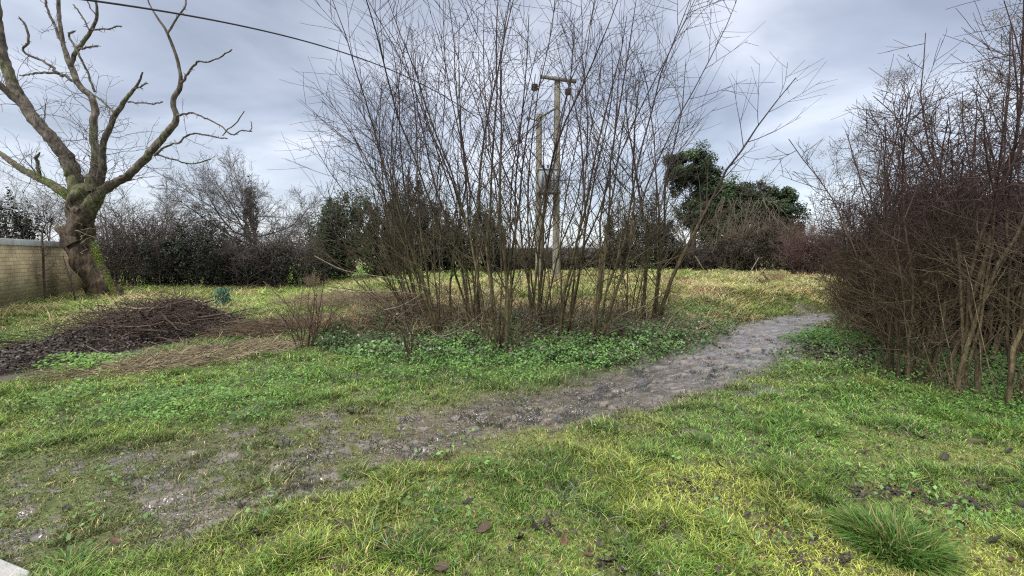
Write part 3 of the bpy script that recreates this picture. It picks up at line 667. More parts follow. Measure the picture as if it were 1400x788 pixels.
# moss: small fuzzy leaves hugging bark
mb = MB()
def moss(c0, c1, w, n, off=.0):
    t = rng.random(n); p = (np.array(c0)*(1-t)[:, None]+np.array(c1)*t[:, None])+rng.normal(size=(n, 3))*w
    leaves(mb, p, rng.normal(size=(n, 3))+np.array([.3, -1, .4]), .035, .7, lerp(np.tile(np.array([.06, .10, .015]), (n, 1)), np.array([.22, .30, .03]), rng.random(n)), rng)
moss(at(128,333,TY-.52), at(138,366,TY-.52), (.07, .03, .09), 700); moss(at(143,372,TY-.5), at(158,405,TY-.55), (.04, .03, .06), 600)
moss(at(88,262,TY-.2), at(92,270,TY-.2), (.10, .1, .08), 700); moss(at(20,222,TY+.9), at(80,258,TY), (.08, .08, .05), 500)
mb.build('moss', M_leaf, tree, smooth=False)

# ------------------------------------------------------------------ wall on the left
def mat_brick():
    m = bpy.data.materials.new('buff_blockwork'); m.use_nodes = True; nt = m.node_tree; N = nt.nodes; Lk = nt.links
    b = N['Principled BSDF']; tc = N.new('ShaderNodeTexCoord'); mp = N.new('ShaderNodeMapping'); mp.inputs['Rotation'].default_value = (R_(90), 0, 0)
    sp = N.new('ShaderNodeSeparateXYZ'); cb = N.new('ShaderNodeCombineXYZ')
    Lk.new(tc.outputs['Object'], sp.inputs[0]); Lk.new(sp.outputs['X'], cb.inputs['X']); Lk.new(sp.outputs['Z'], cb.inputs['Y'])
    wn = N.new('ShaderNodeTexNoise'); wn.inputs['Scale'].default_value = 5
    br = N.new('ShaderNodeTexBrick'); br.inputs['Scale'].default_value = 1; br.inputs['Brick Width'].default_value = .42; br.inputs['Row Height'].default_value = .115
    br.inputs['Mortar Size'].default_value = .008; br.inputs['Bias'].default_value = 0; br.inputs['Mortar Smooth'].default_value = .3
    br.inputs['Color1'].default_value = (.46, .39, .23, 1); br.inputs['Color2'].default_value = (.33, .27, .165, 1); br.inputs['Mortar'].default_value = (.2, .175, .12, 1)
    Lk.new(cb.outputs[0], br.inputs['Vector'])
    n = N.new('ShaderNodeTexNoise'); n.inputs['Scale'].default_value = 1.1; n.inputs['Detail'].default_value = 7
    Lk.new(tc.outputs['Object'], n.inputs['Vector'])
    mr = N.new('ShaderNodeMapRange'); mr.inputs[1].default_value = .3; mr.inputs[2].default_value = .7; mr.inputs[3].default_value = .6; mr.inputs[4].default_value = 1.35
    Lk.new(n.outputs['Fac'], mr.inputs[0])
    sc = N.new('ShaderNodeVectorMath'); sc.operation = 'SCALE'; Lk.new(br.outputs['Color'], sc.inputs[0]); Lk.new(mr.outputs[0], sc.inputs['Scale'])
    # green algae near the foot
    gz = N.new('ShaderNodeMapRange'); gz.inputs[1].default_value = 1.0; gz.inputs[2].default_value = 0; gz.inputs[3].default_value = 0; gz.inputs[4].default_value = .8
    Lk.new(sp.outputs['Z'], gz.inputs[0]); g2 = N.new('ShaderNodeMath'); g2.operation = 'MULTIPLY'; Lk.new(gz.outputs[0], g2.inputs[0]); Lk.new(n.outputs['Fac'], g2.inputs[1])
    mx = N.new('ShaderNodeMix'); mx.data_type = 'RGBA'; mx.inputs[7].default_value = (.10, .12, .035, 1)
    Lk.new(g2.outputs[0], mx.inputs[0]); Lk.new(sc.outputs[0], mx.inputs[6]); Lk.new(mx.outputs[2], b.inputs['Base Color'])
    n4 = N.new('ShaderNodeTexNoise'); n4.inputs['Scale'].default_value = 40; Lk.new(tc.outputs['Object'], n4.inputs['Vector'])
    ad = N.new('ShaderNodeMath'); ad.operation = 'ADD'; Lk.new(n4.outputs['Fac'], ad.inputs[0]); Lk.new(br.outputs['Fac'], ad.inputs[1])
    bp = N.new('ShaderNodeBump'); bp.invert = True; bp.inputs['Strength'].default_value = .6; bp.inputs['Distance'].default_value = .012; Lk.new(ad.outputs[0], bp.inputs['Height']); Lk.new(bp.outputs[0], b.inputs['Normal'])
    b.inputs['Roughness'].default_value = .9
    return m
def box(mb, x0, x1, y0, y1, z0, z1, col=(.5, .5, .5)):
    V = np.array([(x, y, z) for x in (x0, x1) for y in (y0, y1) for z in (z0, z1)])
    mb.add(V, [(0, 1, 3, 2), (4, 6, 7, 5), (0, 4, 5, 1), (2, 3, 7, 6), (0, 2, 6, 4), (1, 5, 7, 3)], col=col)
def bevel(o, w=.01, seg=2):
    m = o.modifiers.new('bevel', 'BEVEL'); m.width = w; m.segments = seg
wA = np.array([-11.0, 6.6]); wB = np.array([-17.6, 18.2])
wroot = thing('garden_wall', 'pale buff blockwork wall with grey capping behind the bare tree', 'wall', (wA[0], wA[1], 0))
wroot['_o'] = [0, 0, 0]
wl = float(np.hypot(*(wB-wA)))
mb = MB(); box(mb, 0, wl, 0, .22, -.3, 1.84); o = mb.build('blockwork', mat_brick(), wroot, smooth=False)
M_cop = mat('painted_capping', .5, .3, bump=.1, var=.12, vscale=4)
mb = MB(); s = 0
while s < wl:
    e = min(wl, s+2.4); box(mb, s, e-.012, -.05, .27, 1.842, 2.03, (.52, .55, .58)); s = e
o = mb.build('capping', M_cop, wroot, smooth=False); bevel(o, .012)
wroot.rotation_euler = (0, 0, math.atan2(wB[1]-wA[1], wB[0]-wA[0]))
# thin dead climber stems in front of the wall
rng = np.random.default_rng(41)
for lb, pts in (('thin twiggy sapling in front of the wall left of the tree', [(104,420,4),(100,395,3.4),(92,370,3),(86,350,2)]), ('thin reddish climber stem hanging against the wall', [(62,412,3),(60,380,4),(59,345,4.5),(58,318,3),(63,305,2)])):
    q, r = px_poly(pts, -1.5); 
    a, b = grow(q[None], r[None], 9, .2, .95, .9, .9, 6, .15, .03, .6, .006, .003, rng=rng)
    g = q[0].copy(); zg = hz1(g[0], g[1]); root = thing('sapling', lb, 'sapling', (g[0], g[1], zg))
    q[0, 2] = zg-.03
    mb = MB(); tubes(mb, q, r, 6, col=(.10, .07, .06)); mb.build('stem', M_bark, root)
    mb = MB(); tubes(mb, a, b, 3, col=(.11, .08, .07)); mb.build('twigs', M_twig, root)

# ------------------------------------------------------------------ background trees and hedges
def bare_tree(name, label, x, y, H, spread, rng, group=None, col=(.10, .085, .08), trunk_r=.14, n=9, ivy=None, dens=1.0, k3=4):
    z = hz1(x, y); root = thing(name, label, 'tree', (x, y, z), group)
    NP = 7; P = np.zeros((1, NP, 3)); P[0, 0] = (x, y, z-.1); d = np.array([rng.normal()*.08, 0, 1.])
    for k in range(1, NP): P[0, k] = P[0, k-1]+nrm(d)*H*.55/(NP-1); d = nrm(d+rng.normal(size=3)*.08)
    R = (trunk_r*(1-.75*np.linspace(0, 1, NP)))[None]
    mb = MB(); tubes(mb, P, R, 8, col=col); mb.build('trunk', M_bark, root)
    mb = MB(); L1, r1 = grow(P, R, n, .25, 1, .75*spread, H*.62, 8, .10, .07, .55, .02, .008, Lt=.35, rng=rng); tubes(mb, L1, r1, 5, col=col)
    mb.build('limbs', M_bark, root)
    mb = MB(); L2, r2 = grow(L1, r1, int(9*dens), .15, 1, .7, H*.28, 6, .14, .06, .55, .009, .005, rng=rng); tubes(mb, L2, r2, 3, col=np.array(col)*.95)
    L3, r3 = grow(L2, r2, int(6*dens), .15, 1, .75, H*.13, 5, .16, .05, .7, .006, .004, rng=rng); tubes(mb, L3, r3, 3, col=np.array(col)*.95)
    L4, r4 = grow(L3, r3, k3, .2, 1, .7, H*.06, 3, .16, .05, .8, .005, .004, rng=rng); tubes(mb, L4, r4, 3, col=np.array(col))
    mb.build('twigs', M_twig, root)
    if ivy:
        mb = MB(); foliage(mb, ivy, .14, (.018, .028, .014), (.06, .09, .035), rng, 60, .25); mb.build('ivy', M_ivy, root, smooth=False)
    return root
def hedge_bush(name, label, cat, px0, px1, pytop, D, rng, cd, cl, group=None, leaf=.11, n=9000, twig=True, tcol=(.07, .058, .05), lumps=5, tw=1.0, tmul=1.0, lift=0):
    """shrub mass between two picture columns at depth D, several uneven lobes"""
    xa = at(px0, 350, D)[0]; xb = at(px1, 350, D)[0]; top = at(px0, pytop, D)[2]
    xc = (xa+xb)/2; z0 = hz1(xc, D); w = (xb-xa)
    root = thing(name, label, cat, (xc, D, z0), group)
    ell = []
    for i in range(lumps):
        f = (i+.5)/lumps; hh = (top-z0)*(1-.22*abs(f-.5)*2*(.5+rng.random()))*(.86+.14*rng.random())
        if i == lumps//2: hh = top-z0
        rz = hh*.56; ell.append((xa+w*f+rng.normal()*.1, D+rng.normal()*.4, z0+hh-rz+lift, w/lumps*.95, min(1.6, w*.4), rz, n/lumps))
    if twig:
        K = int(26*tw); mb = MB(); P = np.zeros((K, 8, 3)); P[:, 0] = np.stack([xa+w*rng.random(K), D+rng.normal(size=K)*.5, np.full(K, z0-.05)], 1)
        d = nrm(np.stack([rng.normal(size=K)*.25, rng.normal(size=K)*.2, np.ones(K)], 1)); hh = ((top-z0)*(.65+.4*rng.random(K)))[:, None]
        for k in range(1, 8): P[:, k] = P[:, k-1]+d*hh/7; d = nrm(d+rng.normal(size=d.shape)*.12)
        R = .035*(1-.85*np.linspace(0, 1, 8))[None]*(.5+rng.random((K, 1)))
        tubes(mb, P, R, 4, col=tcol); mb.build('stems', M_bark, root)
        mb = MB(); L1, r1 = grow(P, R, 14, .1, 1, .9, .9*tmul, 5, .2, .02, .6, .009, .005, rng=rng, rmax=.016); tubes(mb, L1, r1, 3, col=np.array(tcol)*1.1)
        L2, r2 = grow(L1, r1, 4, .2, 1, .8, .5*tmul, 4, .2, .03, .7, .007, .005, rng=rng); tubes(mb, L2, r2, 3, col=np.array(tcol)*1.15)
        mb.build('twigs', M_twig, root)
    if n:
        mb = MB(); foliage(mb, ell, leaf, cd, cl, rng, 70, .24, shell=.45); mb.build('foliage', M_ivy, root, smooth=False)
    return root
rng = np.random.default_rng(77)
GD, GL = (.018, .032, .014), (.09, .155, .055)
BD, BL = (.018, .016, .013), (.065, .055, .042)
BG = 'hedge shrubs along the far edge of the field'
hedge_bush('evergreen_tree', 'dark evergreen tree behind the wall at the left edge', 'tree', -30, 36, 258, 24, rng, (.018, .018, .012), (.06, .055, .035), None, .13, 9000, lumps=3)
for i, (px, D, H, lb) in enumerate([(62, 27, 6.3, 'bare tree behind the wall left of the gnarled tree'), (10, 32, 8.5, 'pale bare tree rising behind the dark evergreen at the left edge'), (150, 26, 6.6, 'bare hedge tree just right of the gnarled trunk'), (215, 27, 6.2, 'bare hedge tree between gnarled trunk and round crowned tree')]):
    bare_tree('bare_tree', lb, at(px, 350, D)[0], D, H, 1.1, rng, 'bare trees behind the left hedge', col=(.15, .13, .13), trunk_r=.09, n=10)
bare_tree('bare_tree', 'round crowned bare tree with ivy trunk above the left hedge', at(348, 350, 23)[0], 23, 6.9, 1.65, rng, None, col=(.13, .112, .11), trunk_r=.16, n=16, dens=1.5,
    ivy=[(float(at(348,350,23)[0]), 22.8, 3.6, .35, .35, 1.6, 900)])
hedge_bush('hedge_shrub', 'dark tangled hedge shrub right behind the gnarled trunk', 'shrub', 128, 225, 283, 20.5, rng, BD, BL, BG, .07, 4200, tw=2.4, lumps=5, tmul=1.5, lift=-.5)
hedge_bush('hedge_shrub', 'dark green rounded hedge shrub left of the round crowned tree', 'shrub', 212, 318, 290, 20, rng, (.013, .019, .012), (.042, .06, .032), BG, .09, 15000, tw=1.6, lumps=4, tmul=1.2)
hedge_bush('hedge_shrub', 'dark brown hedge shrub under the round crowned tree', 'shrub', 300, 440, 318, 20.5, rng, (.014, .016, .012), (.05, .05, .036), BG, .08, 13000, tw=2.4, lumps=6, tmul=1.3)
hedge_bush('evergreen_tree', 'dark green evergreen tree seen left through the coppice twigs', 'tree', 428, 540, 254, 26, rng, GD, GL, None, .13, 34000, lumps=4, tw=.4)
hedge_bush('ivy_tree', 'ivy covered brown green tree behind the left half of the coppice', 'tree', 532, 612, 243, 26, rng, (.015, .018, .012), (.06, .065, .042), None, .12, 26000, lumps=3, tw=1.5)
hedge_bush('ivy_tree', 'lower ivy covered tree just left of the poles behind the coppice', 'tree', 606, 690, 275, 27, rng, BD, (.055, .065, .038), None, .12, 18000, lumps=4, tw=1.6)
hedge_bush('hedge_shrub', 'low brown bramble hedge behind the two poles', 'shrub', 672, 760, 338, 31, rng, (.03, .022, .018), (.12, .09, .065), BG, .10, 14000, lumps=6, tw=2.6)
hedge_bush('hedge_shrub', 'low brown bramble hedge between poles and dark ivy shrub', 'shrub', 750, 850, 332, 32, rng, (.03, .024, .02), (.11, .085, .065), BG, .10, 15000, lumps=6, tw=2.6)
hedge_bush('hedge_shrub', 'dark ivy shrub left of the round topped ivy tree', 'shrub', 832, 925, 264, 31, rng, (.018, .018, .014), (.065, .062, .042), BG, .13, 20000, lumps=3, tw=1.6)
# big ivy trees on the right
D = 34
def P3(px, py, D): return [float(v) for v in at(px, py, D)]
def ivytree(label, D, ellpx, rng, trunkpx, cd=GD, cl=(.085, .14, .05), hang=0, leaf=.15):
    root = thing('ivy_tree', label, 'tree', (P3(trunkpx, 350, D)[0], D, 0))
    mb = MB(); P = np.array([[P3(trunkpx, 366, D), P3(trunkpx-1, 330, D), P3(trunkpx+2, 290, D), P3(trunkpx, 262, D)]]); P[0, 0, 2] = -.1
    tubes(mb, P, np.array([[.3, .25, .2, .1]]), 8, col=(.08, .07, .055)); mb.build('trunk', M_bark, root)
    mb = MB(); a, b = grow(P, np.array([[.3, .25, .2, .1]]), 16, .3, 1, .9, 3.2, 6, .15, .05, .4, .03, .01, rng=rng); tubes(mb, a, b, 4, col=(.08, .07, .06))
    a2, b2 = grow(a, b, 8, .3, 1, .8, 1.5, 4, .2, .05, .6, .015, .008, rng=rng); tubes(mb, a2, b2, 3, col=(.09, .075, .065)); mb.build('branches', M_twig, root)
    ell = []
    for (cx, cy, rx, ry, n) in ellpx:
        c = P3(cx, cy, D); s = D/600; ell.append((c[0], c[1]+rng.normal()*.4, c[2], rx*s/1.15, rx*s*.8, ry*s, n))
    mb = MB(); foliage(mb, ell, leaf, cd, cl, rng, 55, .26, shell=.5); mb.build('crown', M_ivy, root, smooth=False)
    return root
ivytree('tall ivy tree with a round tuft top right of the coppice', 34, [(943, 228, 40, 25, 14000), (985, 268, 40, 26, 9000), (1018, 276, 40, 26, 8000), (972, 262, 30, 22, 9000), (958, 292, 34, 26, 9000), (928, 250, 18, 20, 2000)], rng, 948)
o = ivytree('broad ivy covered tree mass nearest the muddy path', 33, [(1000, 285, 42, 34, 16000), (1058, 285, 36, 26, 12000), (1072, 315, 32, 40, 13000), (990, 325, 38, 38, 11000), (1035, 305, 44, 44, 12000)], rng, 1030, cl=(.08, .13, .05))
# curtain of brown climber twigs hanging from it
mb = MB(); K = 150
px = rng.uniform(985, 1065, K); py = rng.uniform(268, 330, K)
P = np.zeros((K, 6, 3))
for i in range(K):
    P[i, 0] = at(px[i], py[i], 31.4+rng.normal()*.5)
d = nrm(np.stack([rng.normal(size=K)*.6, rng.normal(size=K)*.3-.2, -np.ones(K)*.8], 1)); ln = rng.uniform(1.5, 4.2, K)[:, None]
for k in range(1, 6): P[:, k] = P[:, k-1]+d*ln/5; d = nrm(d+rng.normal(size=d.shape)*.2+np.array([0, 0, -.12]))
P[:, :, 2] = np.maximum(P[:, :, 2], .1)
tubes(mb, P, np.tile(np.linspace(.022, .01, 6), (K, 1)), 3, col=(.15, .125, .095)); 
a, b = grow(P, np.tile(np.linspace(.022, .01, 6), (K, 1)), 4, .1, 1, .9, .8, 4, .2, -.05, .6, .01, .008, rng=rng); tubes(mb, a, b, 3, col=(.15, .12, .095))
mb.build('hanging_climber', M_twig, o)
hedge_bush('hedge_shrub', 'brown scrub at the foot of the round topped ivy tree', 'shrub', 915, 1000, 328, 31.5, rng, (.025, .018, .015), (.10, .075, .055), BG, .09, 12000, lumps=5, tw=2.4)
hedge_bush('hedge_shrub', 'tangled brown scrub below the broad ivy tree mass', 'shrub', 985, 1100, 296, 30.5, rng, (.03, .024, .019), (.11, .088, .06), BG, .10, 15000, lumps=6, tw=3.4, tcol=(.12, .095, .07))
hedge_bush('hedge_shrub', 'reddish brown scrub between the ivy trees and the thicket', 'shrub', 1085, 1165, 305, 24, rng, (.03, .018, .017), (.11, .068, .058), BG, .08, 6500, lumps=4, tw=2.4, tcol=(.10, .06, .055))
hedge_bush('hedge_shrub', 'dark hedge far behind the right thicket', 'shrub', 1160, 1450, 290, 24, rng, BD, BL, BG, .12, 14000, lumps=8, tw=2.6)
# far tree line on the horizon
mb = MB(); X = np.linspace(-420, 420, 500); top = 3.0+3.2*fbm(X, X*0, 22, 301)+1.4*fbm(X, X*0, 4, 305)
V = np.concatenate([np.stack([X, np.full(500, 300.), np.full(500, -2.)], 1), np.stack([X, np.full(500, 303.), top], 1), np.stack([X, np.full(500, 330.), top*.9], 1)])
i = np.arange(499); mb.add(V, np.concatenate([np.stack([i, i+1, i+501, i+500], 1), np.stack([i+500, i+501, i+1001, i+1000], 1)]), col=(.10, .10, .105))
o = mb.build('hills', M_soil); o['kind'] = 'structure'

# ------------------------------------------------------------------ poles, transformer and cable
M_pole = mat('weathered_pole_wood', .85, .2, bump=.5, bscale=14, var=.3, vscale=3, stretch=(4, 4, .4))
M_steel = mat('galvanised_steel', .5, .5, bump=.05, var=.15, vscale=5)
M_dark = mat('dark_metal', .6, .4, var=.2, vscale=5)
D = 20
def pole(lb, px, pt, D, r0, r1):
    b = at(px, 393, D); t = at(px, pt, D); b[2] = 0
    b[0] = t[0]; zg = hz1(b[0], D)
    root = thing('utility_pole', lb, 'utility pole', (b[0], D, zg), 'wooden utility poles of the pole transformer')
    zs = np.linspace(zg-.3, t[2], 14); P = np.stack([np.full(14, b[0])+np.sin(zs)*.004, np.full(14, float(D)), zs], 1)
    R = np.linspace(r0, r1, 14); P = np.vstack([P, P[-1:]+[0, 0, .02], P[-1:]+[0, 0, .021]]); R = np.append(R, [r1*.9, .001])
    mb = MB(); tubes(mb, P, R, 16, col=(.22, .205, .16)); mb.build('post', M_pole, root)
    return root, b[0], t[2]
pr, xr, zr = pole('taller wooden utility pole carrying a steel crossarm', 762, 110, D, .17, .13)
pl, xl, zl = pole('shorter wooden utility pole left of the taller one', 737, 157, D, .16, .125)
a = at(738, 107, D); b = at(787, 114, D)
mb = MB(); xa, xb = a[0], b[0]
# angled steel channel crossarm
for (dy, dz, w, h) in ((-.20, 0, .02, .13), (-.16, .055, .08, .02), (-.16, -.055, .08, .02)):
    V = []
    for (x, z) in ((xa, a[2]), (xb, b[2])):
        for (p, q) in ((-w/2, -h/2), (w/2, -h/2), (w/2, h/2), (-w/2, h/2)): V.append((x, D+dy+p, z+dz+q))
    mb.add(V, [(0, 1, 5, 4), (1, 2, 6, 5), (2, 3, 7, 6), (3, 0, 4, 7), (3, 2, 1, 0), (4, 5, 6, 7)], col=(.12, .115, .11))
mb.build('crossarm', M_dark, pr, smooth=False)
def lathe(mb, c, prof, n=14, col=(.1, .09, .08)):
    th = np.arange(n)*2*np.pi/n; V = []
    for (r, z) in prof:
        for t in th: V.append((c[0]+r*math.cos(t), c[1]+r*math.sin(t), c[2]+z))
    m = len(prof); Q = [(i*n+k, i*n+(k+1) % n, (i+1)*n+(k+1) % n, (i+1)*n+k) for i in range(m-1) for k in range(n)]
    mb.add(V, Q, col=col)
for (px, py) in ((731, 119), (777, 125)):
    c = at(px, py, D-.2); mb = MB()
    prof = [(.0, .16), (.03, .16), (.03, .12)]
    for k in range(4): z = .10-k*.065; prof += [(.05, z), (.15, z-.02), (.15, z-.035), (.05, z-.04)]
    prof += [(.03, -.17), (0, -.17)]
    lathe(mb, c, prof, 16, (.07, .05, .045)); P = np.array([[c[0], c[1], c[2]+.14], [c[0], c[1]+.02, zr-.1 if 0 else at(px, 108, D)[2]]]); P = np.vstack([P[0], P.mean(0), P[1]])
    tubes(mb, P, np.full(3, .018), 6, col=(.1, .1, .1)); mb.build('insulator', M_dark, pr)
# stay brace between the two poles
mb = MB(); q0 = at(735, 163, D-.1); q1 = at(762, 147, D-.1); tubes(mb, np.array([q0, (q0+q1)/2, q1]), np.full(3, .045), 6, col=(.12, .11, .10)); mb.build('brace', M_dark, pl)
mb = MB(); q0 = at(720, 161, D-.1); q1 = at(738, 166, D-.1); tubes(mb, np.array([q0, (q0+q1)/2, q1]), np.full(3, .03), 6, col=(.10, .10, .10)); lathe(mb, at(722, 162, D-.1), [(0, .08), (.07, .06), (.09, 0), (.07, -.06), (0, -.08)], 10, (.06, .06, .06)); mb.build('wire_clamp', M_dark, pl)
# transformer
tc0 = at(736, 232, D); tc1 = at(760, 264, D)
cx, cz0, cz1 = (tc0[0]+tc1[0])/2, tc1[2], tc0[2]
tr = thing('pole_transformer', 'grey finned transformer mounted between the two poles', 'transformer', (cx, D-.30, cz0))
tr['_o'] = [cx, D-.30, cz0]
mb = MB(); w = (tc1[0]-tc0[0])/2; box(mb, cx-w, cx+w, D-.62, D-.17, cz0, cz1-.12, (.24, .26, .28)); o = mb.build('tank', M_steel, tr, smooth=False); bevel(o, .02)
mb = MB(); box(mb, cx-w-.04, cx+w+.04, D-.66, D-.155, cz1-.118, cz1-.06, (.30, .32, .34)); o = mb.build('lid', M_steel, tr, smooth=False)
for k in range(5):
    x = cx-w+.08+k*(2*w-.16)/4; mb = MB(); box(mb, x-.018, x+.018, D-.78, D-.622, cz0+.1, cz1-.25, (.34, .37, .40)); mb.build('cooling_fin', M_steel, tr, smooth=False)
for k in (-1, 0, 1):
    mb = MB(); lathe(mb, (cx+k*w*.6, D-.4, cz1-.058), [(.04, 0), (.07, .03), (.04, .06), (.07, .09), (.04, .12), (.06, .15), (.02, .2), (0, .2)], 10, (.10, .06, .05)); mb.build('bushing', M_dark, tr)
mb = MB(); box(mb, xl-.1, xr+.12, D-.70, D-.15, cz0-.10, cz0-.002, (.13, .13, .13)); mb.build('platform', M_dark, tr, smooth=False)
# overhead cable: gentle sag between the shorter pole and one behind the camera
mb = MB(); pts = [(720, 162, 19.9), (600, 130, 17.2), (480, 97, 14.6), (420, 80.5, 13.3), (300, 45, 10.7), (150, 0, 7.6), (60, -27, 5.8)]
Pw = np.array([at(*p) for p in pts])
s = np.linspace(0, 1, 60); yy = Pw[:, 1]; xs = np.interp(19.9-s*(19.9-5.8), yy[::-1], Pw[::-1, 0]); c1 = np.polyfit(yy, Pw[:, 0], 1); c2 = np.polyfit(yy, Pw[:, 2], 2)
yv = np.linspace(19.9, 1.0, 80); Pv = np.stack([np.polyval(c1, yv), yv, np.polyval(c2, yv)], 1)
tubes(mb, Pv, np.full(80, .017), 8, col=(.03, .03, .03)); o = mb.build('overhead_cable', M_dark, origin=Pv[0]); tag(o, 'black overhead cable running from the pole to the upper left', 'cable')

# ------------------------------------------------------------------ compost heap and brush pile
rng = np.random.default_rng(9)
root = thing('brush_pile', 'dark heap of cut brushwood and soil on the grass before the wall', 'brush pile', (HS0[0], HS0[1], 0))
mb = MB(); gx = np.arange(-9.2, -4.9, .035); gy = np.arange(4.4, 11.2, .04); X, Y = np.meshgrid(gx, gy)
hh = heapz(X, Y); Z = hz(X, Y)+hh*(.75+.5*fbm(X, Y, .35, 400))+.05*(fbm(X, Y, .09, 401, 3)-.5)*(hh > .02)-.03
idx = np.arange(X.size).reshape(X.shape); Q = np.stack([idx[:-1, :-1], idx[:-1, 1:], idx[1:, 1:], idx[1:, :-1]], -1).reshape(-1, 4)
keep = (hh.ravel()[Q].max(1) > .012); q = Q[keep]; used, inv = np.unique(q, return_inverse=True)
mb.add(np.stack([X, Y, Z], -1).reshape(-1, 3)[used], inv.reshape(-1, 4), col=(.036, .027, .021)); mb.build('soil_mound', M_soil, root)
mb = MB(); N = 30000; x = rng.uniform(-9.0, -5, N); y = rng.uniform(4.6, 10.9, N); hv = heapz(x, y); k = hv > .03; x, y, hv = x[k], y[k], hv[k]; N = len(x)
z = hz(x, y)+hv*(.75+.5*fbm(x, y, .35, 400))+.01+.03*rng.random(N)
c = lerp(np.tile(np.array([.032, .023, .018]), (N, 1)), np.array([.16, .14, .13]), rng.random(N)**4)
leaves(mb, np.stack([x, y, z], 1), np.stack([rng.normal(size=N)*.6, rng.normal(size=N)*.6, np.ones(N)], 1), .028+.035*rng.random(N), .6, c, rng, .15); mb.build('leaf_litter', M_dead, root, smooth=False)['kind'] = 'stuff'
# sticks
def stick(root, x, y, z, az, el, L, r, col, rng, bend=.12, name='stick'):
    d = np.array([math.cos(az)*math.cos(el), math.sin(az)*math.cos(el), math.sin(el)]); n = 8
    P = np.zeros((n, 3)); P[0] = (x, y, z)
    for k in range(1, n): P[k] = P[k-1]+d*L/(n-1); d = nrm(d+rng.normal(size=3)*bend)
    P[:, 2] = np.maximum(P[:, 2], hz(P[:, 0], P[:, 1])+heapz(P[:, 0], P[:, 1])*.7+r)
    mb = MB(); tubes(mb, P, np.linspace(r, r*.4, n), 6, col=col)
    a, b = grow(P[None], np.linspace(r, r*.4, n)[None], 3, .3, .95, .8, L*.3, 4, .15, 0, .6, .004, .003, rng=rng); tubes(mb, a, b, 4, col=col)
    return mb.build(name, M_bark, root) if root is not None else mb
for i in range(90):
    t = rng.random()**1.6*.75; c = HS0+(HS1-HS0)*t*.7; q = rng.normal(size=2)*np.array([.6, .5])
    x, y = c+q; hv = float(heapz(np.array([x]), np.array([y]))[0]); z = hz1(x, y)+hv*.95+rng.random()*.1
    pale = rng.random() < .08
    col = np.array([.36, .31, .24]) if pale else np.array([.075, .055, .044])*(.5+1.3*rng.random())
    stick(root, x, y, z, rng.normal()*.5+(math.pi if rng.random() < .5 else 0), rng.normal()*.09, (.45+.95*rng.random()), .010+.018*rng.random(), col, rng)
mb = MB(); K = 1400; t = rng.random(K)**1.3*.8; c = HS0[None]+(HS1-HS0)[None]*t[:, None]*.6+rng.normal(size=(K, 2))*np.array([.62, .5]); x, y = c[:, 0], c[:, 1]
z = hz(x, y)+heapz(x, y)*.92+rng.random(K)*.12; az = rng.random(K)*6.28; el = rng.normal(size=K)*.3; d = np.stack([np.cos(az)*np.cos(el), np.sin(az)*np.cos(el)*.6, np.sin(el)], 1)
P = np.zeros((K, 5, 3)); P[:, 0] = np.stack([x, y, z], 1); ln = rng.uniform(.25, .8, K)[:, None]
for k in range(1, 5): P[:, k] = P[:, k-1]+d*ln/4; d = nrm(d+rng.normal(size=d.shape)*.2)
P[..., 2] = np.maximum(P[..., 2], hz(P[..., 0], P[..., 1])+heapz(P[..., 0], P[..., 1])*.75)
tubes(mb, P, np.tile(np.linspace(.006, .003, 5), (K, 1)), 3, col=np.repeat(np.array([.07, .05, .04])*(.4+1.5*rng.random((K, 1))), 15, axis=0)); mb.build('brushwood', M_twig, root)['kind'] = 'stuff'
# arching pale cut canes over the pile
for i, (lb, pts) in enumerate([('long pale cane arching over the left of the brush pile', [(140,438,3),(150,420,3),(165,409,3),(185,415,2.5),(205,420,2)]), ('pale cane bent over the top of the brush pile', [(152,440,3),(158,430,3),(170,420,2.5),(195,414,2.5),(220,419,2)]), ('pale cane poking up from the right end of the brush pile', [(285,425,2.5),(300,410,2.5),(312,400,2),(320,395,1.5)])]):
    P = np.array([at(a, b, 9.6) for a, b, w in pts]); R = np.array([w*.28/600*9.6/1.2 for *_, w in pts]); P[0, 2] = hz1(P[0, 0], P[0, 1])
    s = np.linspace(0, len(pts)-1, 14); Pn = np.stack([np.interp(s, np.arange(len(pts)), P[:, j]) for j in range(3)], 1); Pn[1:-1] = (Pn[:-2]+Pn[1:-1]*2+Pn[2:])/4
    mb = MB(); tubes(mb, Pn, np.interp(s, np.arange(len(pts)), R), 6, col=(.22, .19, .12)); tag(mb.build('cane', M_bark, origin=Pn[0]), lb, 'cane')
# straw heap
def straw(name, lb, ell, n, Ls, col, rng, hgt):
    mb = MB(); cx, cy, rx, ry, ang = ell
    a = rng.random(n)*6.28; q = np.sqrt(rng.random(n)); ux = np.cos(a)*q; uy = np.sin(a)*q
    x = cx+ux*rx*math.cos(ang)-uy*ry*math.sin(ang); y = cy+ux*rx*math.sin(ang)+uy*ry*math.cos(ang)
    z = hz(x, y)+hgt*(1-q**2)*rng.random(n)+.008; az = ang+rng.normal(size=n)*.6
    d = np.stack([np.cos(az), np.sin(az), rng.normal(size=n)*.1], 1)*np.where(rng.random(n) < .5, -1, 1)[:, None]
    P = np.zeros((n, 5, 3)); P[:, 0] = np.stack([x, y, z], 1); ln = (Ls*(.4+rng.random(n)))[:, None]
    for k in range(1, 5): P[:, k] = P[:, k-1]+d*ln/4; d = nrm(d+rng.normal(size=d.shape)*.18)
    P[..., 2] = np.clip(P[..., 2], hz(P[..., 0], P[..., 1])+.006, None)
    tubes(mb, P, np.tile(np.full(5, .0038), (n, 1)), 3, col=np.repeat(np.array(col)*(.4+.9*rng.random((n, 1))), 15, axis=0))
    o = mb.build(name, M_straw); return tag(o, lb, 'straw', kind='stuff')
